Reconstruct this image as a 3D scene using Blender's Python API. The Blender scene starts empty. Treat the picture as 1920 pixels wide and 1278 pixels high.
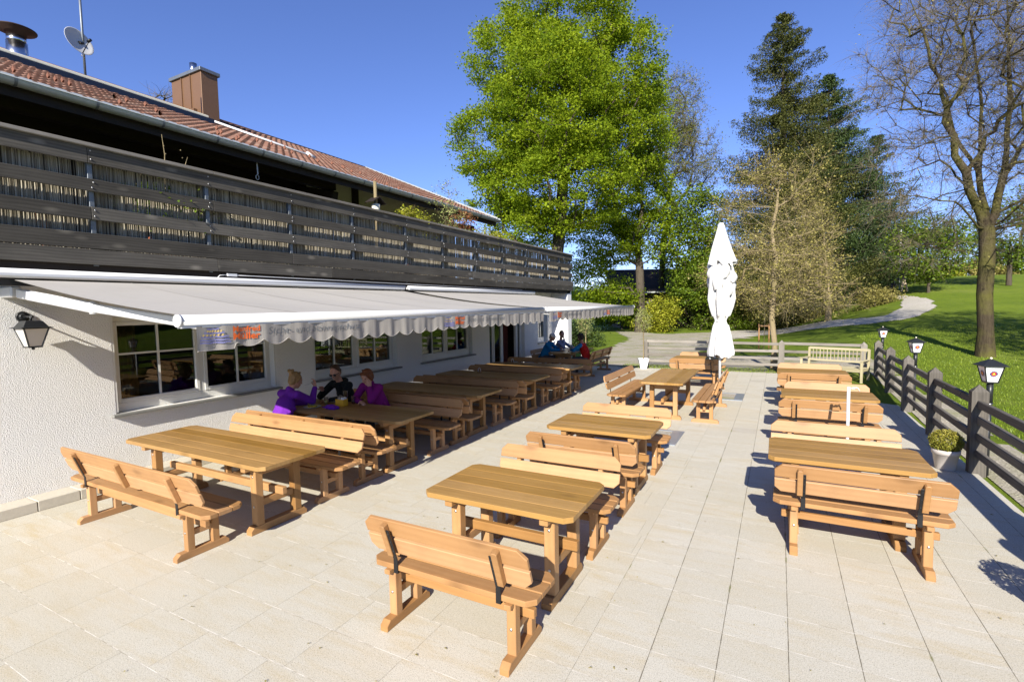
import bpy, bmesh, math, random
import numpy as np
from mathutils import Vector, Matrix
PI = math.pi
random.seed(7); RNG = np.random.default_rng(11)
sc = bpy.context.scene
COL = sc.collection

# ---------------------------------------------------------------- camera
cam_d = bpy.data.cameras.new('camera'); cam = bpy.data.objects.new('camera', cam_d); COL.objects.link(cam)
cam_d.sensor_width = 36; cam_d.lens = 940.2 / 1920 * 36; cam_d.clip_start = .05; cam_d.clip_end = 4000
PITCH, YAW, ROLL = 0.06731269, -0.48907824, 0.01820461
_cy, _sy, _cp, _sp = math.cos(YAW), math.sin(YAW), math.cos(PITCH), math.sin(PITCH)
_f = Vector((_sy*_cp, _cy*_cp, -_sp)); _r = Vector((_cy, -_sy, 0)); _d = _f.cross(_r)
_r2 = math.cos(ROLL)*_r + math.sin(ROLL)*_d; _d2 = -math.sin(ROLL)*_r + math.cos(ROLL)*_d
M3 = Matrix((_r2, -_d2, -_f)).transposed()
cam.matrix_world = Matrix.Translation((0, 0, 2.25)) @ M3.to_4x4()
sc.camera = cam
# ---------------------------------------------------------------- light
SUN = Vector((-.37, 1.75, -1.0))
w = bpy.data.worlds.new('World'); sc.world = w; w.use_nodes = True
nt = w.node_tree; bg = nt.nodes['Background']
sky = nt.nodes.new('ShaderNodeTexSky'); sky.sky_type = 'NISHITA'; sky.sun_disc = False
sky.sun_elevation = math.atan2(1, math.hypot(.37, 1.75)); sky.sun_rotation = math.atan2(.37, -1.75)
sky.air_density = 1.0; sky.dust_density = 0.0; sky.ozone_density = 4.0; sky.altitude = 700
tint = nt.nodes.new('ShaderNodeMix'); tint.data_type = 'RGBA'; tint.blend_type = 'MULTIPLY'; tint.inputs[0].default_value = 1; tint.inputs[7].default_value = (.98, .98, 1.36, 1)
nt.links.new(sky.outputs[0], tint.inputs[6]); nt.links.new(tint.outputs[2], bg.inputs[0]); bg.inputs[1].default_value = .072
sun_d = bpy.data.lights.new('sun', 'SUN'); sun_d.energy = 5.0; sun_d.angle = math.radians(.5); sun_d.color = (1, .935, .83)
sun = bpy.data.objects.new('sun', sun_d); COL.objects.link(sun); sun.rotation_euler = SUN.to_track_quat('-Z', 'Y').to_euler()
sc.view_settings.view_transform = 'Standard'; sc.view_settings.look = 'None'; sc.view_settings.gamma = 1
sc.view_settings.exposure = 1.0
sc.render.engine = 'CYCLES'

# ---------------------------------------------------------------- tagging
def tag(o, label=None, cat=None, group=None, kind=None):
    if label: o['label'] = label
    if cat: o['category'] = cat
    if group: o['group'] = group
    if kind: o['kind'] = kind
    return o
def empty(name, loc=(0, 0, 0), rz=0, parent=None):
    o = bpy.data.objects.new(name, None); COL.objects.link(o); o.location = loc; o.rotation_euler = (0, 0, rz)
    o.empty_display_size = .1
    if parent: o.parent = parent
    return o
def kids(o): return [c for c in bpy.data.objects if c.parent == o]
def copy_tree(o, parent=None):
    c = o.copy(); COL.objects.link(c); c.parent = parent
    for k in ('label', 'category', 'group'):
        pass
    for ch in kids(o): copy_tree(ch, c)
    return c

# ---------------------------------------------------------------- materials
class NT:
    def __init__(s, name):
        s.m = bpy.data.materials.new(name); s.m.use_nodes = True; s.t = s.m.node_tree
        s.b = s.t.nodes['Principled BSDF']; s.o = s.t.nodes['Material Output']
    def n(s, typ, **k):
        x = s.t.nodes.new('ShaderNode' + typ)
        for a, v in k.items():
            if a in x.inputs: x.inputs[a].default_value = v
            else: setattr(x, a, v)
        return x
    def l(s, a, b): s.t.links.new(a, b)
    def co(s, which='Object'): return s.n('TexCoord').outputs[which]
    def map(s, v, scale=(1, 1, 1), loc=(0, 0, 0)):
        m = s.n('Mapping'); m.inputs['Scale'].default_value = scale; m.inputs['Location'].default_value = loc; s.l(v, m.inputs[0]); return m.outputs[0]
    def noise(s, v, scale=5, detail=4, rough=.55, dist=0):
        x = s.n('TexNoise'); x.inputs['Scale'].default_value = scale; x.inputs['Detail'].default_value = detail
        x.inputs['Roughness'].default_value = rough; x.inputs['Distortion'].default_value = dist
        if v is not None: s.l(v, x.inputs['Vector'])
        return x.outputs[0]
    def ramp(s, f, *stops):
        x = s.n('ValToRGB'); e = x.color_ramp.elements
        while len(e) < len(stops): e.new(.5)
        for i, (p, c) in enumerate(stops):
            e[i].position = p; e[i].color = (c if len(c) == 4 else (*c, 1)) if hasattr(c, '__len__') else (c, c, c, 1)
        s.l(f, x.inputs[0]); return x.outputs[0]
    def mix(s, f, a, b, mode='MIX'):
        x = s.n('Mix'); x.data_type = 'RGBA'; x.blend_type = mode
        for sock, v in ((x.inputs[0], f), (x.inputs[6], a), (x.inputs[7], b)):
            if hasattr(v, 'is_linked'): s.l(v, sock)
            elif hasattr(v, '__len__'): sock.default_value = v if len(v) == 4 else (*v, 1)
            else: sock.default_value = v
        return x.outputs[2]
    def math(s, op, a, b=0.0, c=0.0):
        x = s.n('Math'); x.operation = op
        for i, v in enumerate((a, b, c)):
            if hasattr(v, 'is_linked'): s.l(v, x.inputs[i])
            else: x.inputs[i].default_value = v
        return x.outputs[0]
    def bump(s, h, strength=.5, dist=.01, prev=None):
        x = s.n('Bump'); x.inputs['Strength'].default_value = strength; x.inputs['Distance'].default_value = dist; s.l(h, x.inputs['Height'])
        if prev is not None: s.l(prev, x.inputs['Normal'])
        return x.outputs[0]
    def fin(s, col=None, rough=None, normal=None, metal=None, spec=None):
        for k, v in (('Base Color', col), ('Roughness', rough), ('Normal', normal), ('Metallic', metal), ('Specular IOR Level', spec)):
            if v is None: continue
            if hasattr(v, 'is_linked'): s.l(v, s.b.inputs[k])
            elif hasattr(v, '__len__'): s.b.inputs[k].default_value = v if len(v) == 4 else (*v, 1)
            else: s.b.inputs[k].default_value = v
        return s.m
    def attr(s, name, vec=False):
        x = s.n('Attribute'); x.attribute_name = name; return x.outputs['Vector' if vec else 'Fac']

def plain(name, col, rough=.5, metal=0, spec=.5, var=.0, scale=20, bump=0):
    t = NT(name); c = col
    if var:
        nz = t.noise(t.co(), scale, 4)
        c = t.mix(nz, tuple(x*(1-var) for x in col), tuple(min(1, x*(1+var)) for x in col))
    nrm = t.bump(t.noise(t.co(), scale*3, 3), bump, .004) if bump else None
    return t.fin(c, rough, nrm, metal, spec)

def wood(name, dark, light, rough=.5, knots=.6, grain=1.0, spec=.35, vary=.32, wear=0, kcol=None):
    t = NT(name); g = t.attr('gc', True); rid = t.attr('rid')
    # long wavy grain
    n0 = t.noise(t.map(g, (.8, 5, 5)), 1.5, 3, .5, .4)
    wv = t.n('TexWave'); wv.wave_type = 'BANDS'; wv.bands_direction = 'Y'; wv.inputs['Scale'].default_value = 9 * grain; wv.inputs['Distortion'].default_value = 7
    wv.inputs['Detail'].default_value = 2; wv.inputs['Detail Scale'].default_value = .6
    t.l(t.map(g, (.22, 1, 1)), wv.inputs['Vector'])
    fine = t.noise(t.map(g, (3, 120, 120)), 1, 3, .6)
    a = t.math('MULTIPLY_ADD', wv.outputs[0], .16, t.math('MULTIPLY', fine, .30)); a = t.math('ADD', a, t.math('MULTIPLY', n0, .55))
    col = t.mix(a, dark, light)
    vv = t.n('TexVoronoi'); vv.inputs['Scale'].default_value = 1; t.l(t.map(g, (2.2, 5.5, 1.0)), vv.inputs['Vector'])
    k = t.ramp(vv.outputs['Distance'], (0.0, 1.0), (.10, .65), (.22, 0.0))
    col = t.mix(t.math('MULTIPLY', k, knots), col, kcol or tuple(x*.5 for x in dark))
    hsv = t.n('HueSaturation'); t.l(col, hsv.inputs['Color'])
    oi = t.n('ObjectInfo'); dirt = t.ramp(t.noise(t.co('Object'), 1.7, 5, .65), (.45, 1.0), (.75, .80))
    t.l(t.math('MULTIPLY', t.math('MULTIPLY_ADD', oi.outputs['Random'], .16, .92), t.math('MULTIPLY', dirt, t.math('MULTIPLY_ADD', rid, vary, 1 - vary*.5))), hsv.inputs['Value']); t.l(t.math('MULTIPLY_ADD', rid, -.12, 1.04), hsv.inputs['Saturation'])
    c = hsv.outputs[0]
    if wear:
        c = t.mix(t.ramp(t.noise(t.co('Object'), 3, 5), (.45, 0.0), (.75, wear)), c, (.55, .53, .5))
    nb = t.bump(fine, .25, .002); nb = t.bump(wv.outputs[0], .05, .002, nb)
    return t.fin(c, rough, nb, 0, spec)

M = {}
M['bench'] = wood('bench_wood', (.285, .143, .052), (.435, .243, .102), .55, .55, .6)
M['table'] = wood('table_wood', (.24, .125, .030), (.41, .24, .072), .42, .5, .6)
M['tleg'] = wood('table_leg_wood', (.27, .135, .046), (.42, .235, .09), .5, .4, .6)
M['old'] = wood('weathered_grey_wood', (.008, .0075, .0065), (.17, .155, .13), .8, .8, 1.0, .2, .7, 0, (.26, .235, .19))
M['oldl'] = wood('bleached_grey_wood', (.12, .108, .09), (.29, .265, .23), .8, .5, 1.0, .2, .35)
M['fence'] = wood('tarred_fence_wood', (.040, .036, .031), (.20, .18, .15), .75, .4, 1.0, .25, .4)
M['teak'] = wood('pale_teak', (.30, .26, .15), (.46, .41, .26), .6, .1, 1, .3, .25)
M['darkwood'] = wood('dark_stained_wood', (.012, .008, .005), (.03, .02, .013), .7, .2)
M['barnwood'] = wood('barn_board_wood', (.05, .04, .032), (.13, .10, .08), .85, .3, 1, .2, .4)
M['black'] = plain('black_iron', (.012, .012, .013), .45, .3, .5)
M['lamp_black'] = plain('black_lamp_metal', (.02, .022, .024), .38, .2, .5)
M['steel'] = plain('zinc_bolt', (.5, .5, .5), .35, 1)
M['zinc'] = plain('zinc_gutter', (.42, .45, .44), .4, .35, .5, .15, 6)
M['galv'] = plain('galvanised_post', (.17, .19, .21), .5, .6, .5, .3, 14)
M['chrome'] = plain('stainless_flue', (.62, .64, .66), .22, 1)
M['rust'] = plain('rusty_cap', (.045, .028, .022), .6, .3, .3, .4, 12)
M['white'] = plain('white_coated_metal', (.60, .61, .62), .3, 0, .5)
M['cream'] = plain('cream_cap', (.75, .70, .55), .5)
M['pvc'] = plain('white_window_plastic', (.68, .68, .64), .35, 0, .5)
M['sill'] = plain('grey_stone_sill', (.20, .20, .185), .6, 0, .4, .2, 10)
M['chim'] = plain('copper_brown_sheet', (.175, .098, .052), .45, .25, .4, .06, 3)
M['dish'] = plain('dish_grey', (.50, .50, .49), .5)
M['terra'] = plain('terracotta', (.42, .12, .05), .8, 0, .3, .2, 8)
M['pot'] = plain('grey_beige_pot', (.43, .40, .37), .6, 0, .3, .05, 6)
M['wpot'] = plain('white_planter', (.80, .80, .79), .35)
M['soil'] = plain('potting_soil', (.035, .022, .014), .95, 0, .2, .4, 40, .5)
M['paint_green'] = plain('green_enamel', (.03, .2, .06), .4)
M['lampglass'] = plain('opal_lamp_glass', (.82, .83, .84), .18, 0, .6)
M['lampglass_w'] = plain('frosted_lamp_glass', (.60, .57, .52), .3, 0, .5)
M['navy'] = plain('emblem_navy', (.015, .018, .10), .4); M['red'] = plain('emblem_red', (.65, .03, .02), .4)
M['gold'] = plain('emblem_gold', (.80, .50, .06), .4); M['offwhite'] = plain('emblem_white', (.85, .85, .82), .4)
M['plate'] = plain('white_china', (.75, .76, .76), .2); M['noodle'] = plain('yellow_food', (.70, .50, .04), .5, 0, .4, .3, 60, .4)
M['greens'] = plain('green_garnish', (.10, .22, .03), .5)
M['ybox'] = plain('yellow_box', (.72, .40, .02), .5); M['paper'] = plain('paper_napkin', (.8, .8, .78), .7)
M['beer'] = plain('beer', (.75, .38, .03), .15); M['drink'] = plain('pale_drink', (.75, .62, .2), .15)
M['concrete'] = plain('cast_concrete', (.50, .465, .385), .85, 0, .2, .15, 25, .3)
M['hatch'] = plain('galvanised_hatch_frame', (.42, .46, .50), .4, .7, .5, .15, 8)
M['rope'] = plain('pale_rope', (.55, .52, .45), .8)

def glass_mat():
    t = NT('window_glass'); n = t.t.nodes; n.remove(t.b)
    tr = t.n('BsdfTransparent'); tr.inputs[0].default_value = (.62, .66, .64, 1)
    gl = t.n('BsdfGlossy'); gl.inputs['Roughness'].default_value = .01; gl.inputs[0].default_value = (.95, .97, .96, 1)
    fr = t.n('Fresnel'); fr.inputs[0].default_value = 1.52
    f = t.math('MULTIPLY_ADD', fr.outputs[0], 1.0, -.005); f = t.math('MINIMUM', f, .9)
    mx = t.n('MixShader'); t.l(f, mx.inputs[0]); t.l(tr.outputs[0], mx.inputs[1]); t.l(gl.outputs[0], mx.inputs[2])
    t.l(mx.outputs[0], t.o.inputs[0]); return t.m
M['glass'] = glass_mat()
def drink_glass():
    t = NT('drinking_glass'); n = t.t.nodes; n.remove(t.b)
    tr = t.n('BsdfTransparent'); tr.inputs[0].default_value = (.86, .88, .87, 1)
    gl = t.n('BsdfGlossy'); gl.inputs['Roughness'].default_value = .03
    lw = t.n('LayerWeight'); lw.inputs[0].default_value = .35
    mx = t.n('MixShader'); t.l(lw.outputs['Facing'], mx.inputs[0]); t.l(tr.outputs[0], mx.inputs[1]); t.l(gl.outputs[0], mx.inputs[2])
    t.l(mx.outputs[0], t.o.inputs[0]); return t.m
M['tumbler'] = drink_glass()

def plaster():
    t = NT('roughcast_plaster'); c = t.co('Object')
    v = t.n('TexVoronoi'); v.feature = 'SMOOTH_F1'; v.inputs['Scale'].default_value = 115; v.inputs['Smoothness'].default_value = .6
    t.l(t.mix(.06, c, t.n('TexNoise').outputs[1]), v.inputs['Vector'])
    n1 = t.noise(c, 90, 5, .65); n2 = t.noise(c, 160, 3, .6); big = t.noise(c, 1.3, 4)
    h = t.math('ADD', t.math('MULTIPLY', v.outputs['Distance'], .9), t.math('ADD', t.math('MULTIPLY', n1, 1.3), t.math('MULTIPLY', n2, .35)))
    col = t.mix(big, (.76, .75, .715), (.83, .82, .79))
    z = t.n('SeparateXYZ'); t.l(c, z.inputs[0])
    dirt = t.math('MULTIPLY', t.ramp(z.outputs[2], (.10, 1.0), (.42, 0.0)), t.ramp(t.noise(t.map(c, (3, 3, 1)), 2, 4), (.35, 0.0), (.8, .35)))
    col = t.mix(dirt, col, (.45, .41, .34))
    return t.fin(col, .9, t.bump(h, .85, .010), 0, .2)
M['plaster'] = plaster()
M['smoothwall'] = plain('smooth_upper_plaster', (.78, .76, .68), .85, 0, .2, .05, 2)
M['white_wall'] = plain('white_pier_plaster', (.80, .80, .79), .85, 0, .2, .03, 4)

def paving():
    t = NT('granite_slabs'); c = t.co('Object'); s = t.n('SeparateXYZ'); t.l(c, s.inputs[0]); X, Y = s.outputs[0], s.outputs[1]
    # zone A (right): slab columns .395 wide with open dark joints along the terrace
    def cell(v, pitch, off):
        q = t.math('DIVIDE', t.math('ADD', v, off), pitch); fl = t.math('FLOOR', q); fr = t.math('FRACT', q)
        d = t.math('MULTIPLY', t.math('MINIMUM', fr, t.math('SUBTRACT', 1.0, fr)), pitch); return fl, d
    ia, da = cell(X, .3975, -.09); ja, ea = cell(Y, .3925, -.028)
    # zone B (left): courses along X, staggered
    jb, eb = cell(Y, .3995, -.390)
    sh = t.math('MULTIPLY', t.math('FRACT', t.math('MULTIPLY', t.math('SINE', t.math('MULTIPLY', jb, 12.9898)), 43758.5)), .64)
    ib, db = cell(t.math('ADD', X, sh), .635, 0)
    za = t.math('GREATER_THAN', X, -1.102)
    def sel(a, b): return t.math('ADD', t.math('MULTIPLY', a, za), t.math('MULTIPLY', b, t.math('SUBTRACT', 1.0, za)))
    I, J = sel(ia, ib), sel(ja, jb)
    D, E = sel(da, db), sel(ea, eb)          # distance to long joint / cross joint
    cb = t.n('CombineXYZ'); t.l(I, cb.inputs[0]); t.l(J, cb.inputs[1]); t.l(za, cb.inputs[2])
    wn = t.n('TexWhiteNoise'); t.l(cb.outputs[0], wn.inputs['Vector']); R = wn.outputs['Value']
    off = t.n('VectorMath'); off.operation = 'MULTIPLY_ADD'; t.l(wn.outputs['Color'], off.inputs[0]); off.inputs[1].default_value = (40, 40, 40); t.l(c, off.inputs[2])
    vein = t.noise(t.map(off.outputs[0], (1.2, 5.5, 1)), 1.5, 5, .6, .4)
    grit = t.noise(c, 150, 3, .75); grit2 = t.noise(c, 70, 4, .75)
    base = t.mix(R, (.485, .458, .375), (.525, .50, .42))
    base = t.mix(t.math('MULTIPLY', t.ramp(vein, (.45, 0.0), (.75, 1.0)), t.math('MULTIPLY_ADD', R, .6, .35)), base, (.47, .395, .25))
    base = t.mix(t.ramp(R, (.985, 0.0), (.988, .4)), base, (.34, .31, .26))
    base = t.mix(t.ramp(grit, (.37, .95), (.47, 0.0)), base, (.20, .18, .14))
    base = t.mix(t.ramp(grit2, (.52, 0.0), (.70, .6)), base, (.62, .60, .55))
    dirt = t.noise(c, 1.1, 5, .6)
    base = t.mix(t.ramp(dirt, (.50, 0.0), (.80, .35)), base, (.40, .355, .25))
    spots = t.n('TexVoronoi'); spots.inputs['Scale'].default_value = 2.3; t.l(t.mix(.1, c, t.n('TexNoise').outputs[1]), spots.inputs['Vector'])
    base = t.mix(t.ramp(spots.outputs['Distance'], (.018, .75), (.035, 0.0)), base, (.23, .19, .12))
    # joints
    jn = t.noise(c, 9, 3); wj = t.math('MULTIPLY_ADD', jn, .006, -.0005)
    dark = t.math('LESS_THAN', D, wj)
    darkamt = t.math('MULTIPLY', dark, sel(.85, .38))
    base = t.mix(darkamt, base, (.10, .085, .055))
    cj = t.math('LESS_THAN', E, .0024)
    base = t.mix(t.math('MULTIPLY', cj, .55), base, t.mix(t.ramp(jn, (.45, 0.0), (.6, 1.0)), (.86, .83, .76), (.25, .21, .15)))
    moss = t.math('MULTIPLY', t.math('MULTIPLY', za, t.math('LESS_THAN', D, .008)), t.ramp(t.noise(c, 3.2, 4), (.60, 0.0), (.68, .8)))
    base = t.mix(moss, base, (.16, .17, .05))
    h = t.math('SUBTRACT', t.math('MULTIPLY', grit2, .12), t.math('MULTIPLY', t.math('MAXIMUM', dark, cj), .9))
    hg = t.math('ADD', h, t.math('MULTIPLY', grit, .25))
    tilt = t.math('MULTIPLY', R, .0)
    return t.fin(base, .78, t.bump(hg, .35, .004), 0, .3)
M['paving'] = paving()

def lawn_mat():
    t = NT('mown_lawn'); c = t.co('Object')
    a = t.ramp(t.noise(c, .45, 6, .7), (.3, 0.0), (.7, 1.0)); b = t.noise(c, 4, 5, .7); f = t.noise(c, 45, 3, .7)
    col = t.mix(a, (.10, .150, .013), (.185, .245, .024))
    col = t.mix(t.math('MULTIPLY', b, .55), col, (.06, .105, .008))
    col = t.mix(t.ramp(f, (.5, 0.0), (.8, .5)), col, (.21, .26, .04)); col = t.mix(t.ramp(t.noise(c, .16, 5, .7), (.5, 0.0), (.66, .55)), col, (.23, .26, .055))
    fl = t.n('TexVoronoi'); fl.inputs['Scale'].default_value = 1.6; t.l(c, fl.inputs['Vector'])
    m = t.math('MULTIPLY', t.math('LESS_THAN', fl.outputs['Distance'], .045), t.ramp(t.noise(c, .25, 3), (.55, 0.0), (.62, 1.0)))
    col = t.mix(m, col, (.6, .6, .55))
    col = t.mix(t.ramp(t.noise(c, 1.3, 4), (.6, 0.0), (.8, .35)), col, (.25, .26, .07))
    return t.fin(col, .95, t.bump(t.math('ADD', f, b), .8, .04), 0, .1)
M['lawn'] = lawn_mat()
def gravel_mat(name, a, b, green=.25):
    t = NT(name); c = t.co('Object'); v = t.n('TexVoronoi'); v.inputs['Scale'].default_value = 38; t.l(c, v.inputs['Vector'])
    n1 = t.noise(c, .8, 5, .65); n2 = t.noise(c, 22, 3)
    wn = t.n('TexWhiteNoise'); t.l(v.outputs['Color'], wn.inputs['Vector'])
    col = t.mix(wn.outputs[0], a, b); col = t.mix(t.math('MULTIPLY', n2, .4), col, tuple(x*.55 for x in a))
    col = t.mix(t.ramp(n1, (.47, 0.0), (.68, green)), col, (.20, .22, .06))
    return t.fin(col, .95, t.bump(v.outputs['Distance'], .7, .015), 0, .15)
M['gravel'] = gravel_mat('pale_gravel', (.30, .27, .21), (.47, .43, .35), .7)
M['grit'] = gravel_mat('path_gravel', (.42, .385, .33), (.56, .53, .46), .15)

def leaf(name, cols, trans=.35, rough=.5, spec=.3):
    t = NT(name); r = t.attr('rid'); k = len(cols)
    c = t.ramp(r, *[(i/(k-1), cc) for i, cc in enumerate(cols)])
    t.fin(c, rough, None, 0, spec)
    tl = t.n('BsdfTranslucent'); t.l(t.mix(.5, c, tuple(x for x in cols[-1])), tl.inputs[0])
    mx = t.n('MixShader'); mx.inputs[0].default_value = trans; t.l(t.b.outputs[0], mx.inputs[1]); t.l(tl.outputs[0], mx.inputs[2]); t.l(mx.outputs[0], t.o.inputs[0])
    return t.m
M['maple'] = leaf('fresh_maple_leaf', [(.10, .18, .010), (.22, .31, .014), (.38, .46, .025)], .5)
M['shrub'] = leaf('spring_shrub_leaf', [(.06, .12, .008), (.13, .20, .014), (.22, .28, .03)], .35)
M['yellowshrub'] = leaf('yellow_green_leaf', [(.20, .24, .015), (.34, .36, .03), (.45, .42, .05)], .35)
M['olivebud'] = leaf('olive_spring_bud', [(.17, .16, .04), (.30, .265, .07), (.42, .36, .13)], .35)
M['greenbud'] = leaf('green_spring_bud', [(.12, .15, .025), (.20, .23, .04), (.28, .29, .06)], .35)
M['spruce'] = leaf('spruce_needle', [(.03, .042, .007), (.062, .072, .012), (.11, .108, .02)], .12, .6)
M['fir'] = leaf('dark_fir_needle', [(.02, .040, .010), (.04, .07, .016), (.07, .105, .022)], .1, .6)
M['grass'] = leaf('grass_blade', [(.10, .16, .01), (.17, .25, .016), (.28, .34, .04)], .3)
M['box'] = leaf('boxwood_leaf', [(.10, .13, .02), (.24, .24, .03), (.42, .36, .07)], .25)
M['silver'] = leaf('silver_green_leaf', [(.17, .21, .06), (.30, .34, .11), (.42, .43, .17)], .3)
M['redleaf'] = leaf('reddish_leaf', [(.22, .07, .03), (.34, .14, .06), (.38, .2, .08)], .3)
def bark(name, a, b, moss=.0):
    t = NT(name); c = t.co('Object'); n1 = t.noise(t.map(c, (9, 9, 1.6)), 1.6, 6, .7); n2 = t.noise(c, 1.2, 4)
    col = t.mix(n1, a, b)
    if moss: col = t.mix(t.ramp(n2, (.42, 0.0), (.62, moss)), col, (.13, .13, .025))
    return t.fin(col, .95, t.bump(n1, 1.0, .05), 0, .1)
M['bark'] = bark('maple_bark', (.035, .028, .02), (.12, .10, .075))
M['mossbark'] = bark('mossy_bark', (.010, .008, .005), (.105, .082, .054), .5)
M['palebark'] = bark('pale_twig_bark', (.17, .13, .07), (.36, .29, .18), .3)
M['twig'] = plain('grey_twig', (.135, .115, .085), .9, 0, .1)

def tiles():
    t = NT('clay_pantiles'); c = t.co('Object'); r = t.attr('rid'); n1 = t.noise(c, 2.2, 5, .7); n2 = t.noise(c, 30, 4)
    col = t.mix(r, (.14, .068, .045), (.20, .105, .072)); col = t.mix(t.ramp(n1, (.5, 0.0), (.8, .55)), col, (.40, .34, .27))
    col = t.mix(t.ramp(n2, (.55, 0.0), (.75, .4)), col, (.10, .06, .045))
    return t.fin(col, .85, t.bump(n2, .3, .006), 0, .25)
M['tiles'] = tiles()
M['hot_tile'] = plain('orange_tile_clip', (.19, .085, .055), .8, 0, .3, .3, 8)
def fabric(name, a, b, trans=.12, sc_=300):
    t = NT(name); c = t.co('Object'); n1 = t.noise(t.map(c, (.5, sc_/2, .5)), 1, 3, .6); n2 = t.noise(c, 1.6, 5)
    col = t.mix(n1, a, b); col = t.mix(t.ramp(n2, (.5, 0.0), (.8, .25)), col, tuple(x*.75 for x in a))
    t.fin(col, .9, t.bump(t.noise(c, 260, 2), .15, .002), 0, .1)
    tl = t.n('BsdfTranslucent'); t.l(col, tl.inputs[0]); mx = t.n('MixShader'); mx.inputs[0].default_value = trans
    t.l(t.b.outputs[0], mx.inputs[1]); t.l(tl.outputs[0], mx.inputs[2]); t.l(mx.outputs[0], t.o.inputs[0]); return t.m
M['awning'] = fabric('awning_cloth', (.385, .365, .33), (.445, .425, .385), .05)
M['valance'] = fabric('faded_valance_cloth', (.26, .24, .21), (.46, .435, .40), .08, 190)
M['orange_ink'] = plain('orange_ink', (.72, .13, .02), .8); M['grey_ink'] = plain('faded_grey_ink', (.17, .18, .19), .85)
M['blue_ink'] = plain('faded_blue_ink', (.22, .22, .42), .85); M['yellow_ink'] = plain('faded_yellow_ink', (.66, .48, .17), .85)
M['white_cloth'] = plain('white_parasol_cloth', (.54, .54, .525), .85, 0, .1, .03, 5)
M['curtain'] = plain('dark_red_curtain', (.10, .018, .012), .8); M['curtain_y'] = plain('ochre_curtain', (.30, .17, .06), .8)
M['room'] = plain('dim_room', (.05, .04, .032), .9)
def reed():
    t = NT('reed_cane'); r = t.attr('rid'); c = t.ramp(r, (0, (.10, .085, .06)), (.35, (.26, .23, .175)), (1, (.50, .46, .37)))
    n = t.noise(t.map(t.co(), (80, 80, 3)), 1, 3); return t.fin(t.mix(t.math('MULTIPLY', n, .6), c, (.12, .10, .075)), .85, None, 0, .2)
M['reed'] = reed()
def cloth(name, col, var=.12): return plain(name, col, .85, 0, .15, var, 40, .1)

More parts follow.
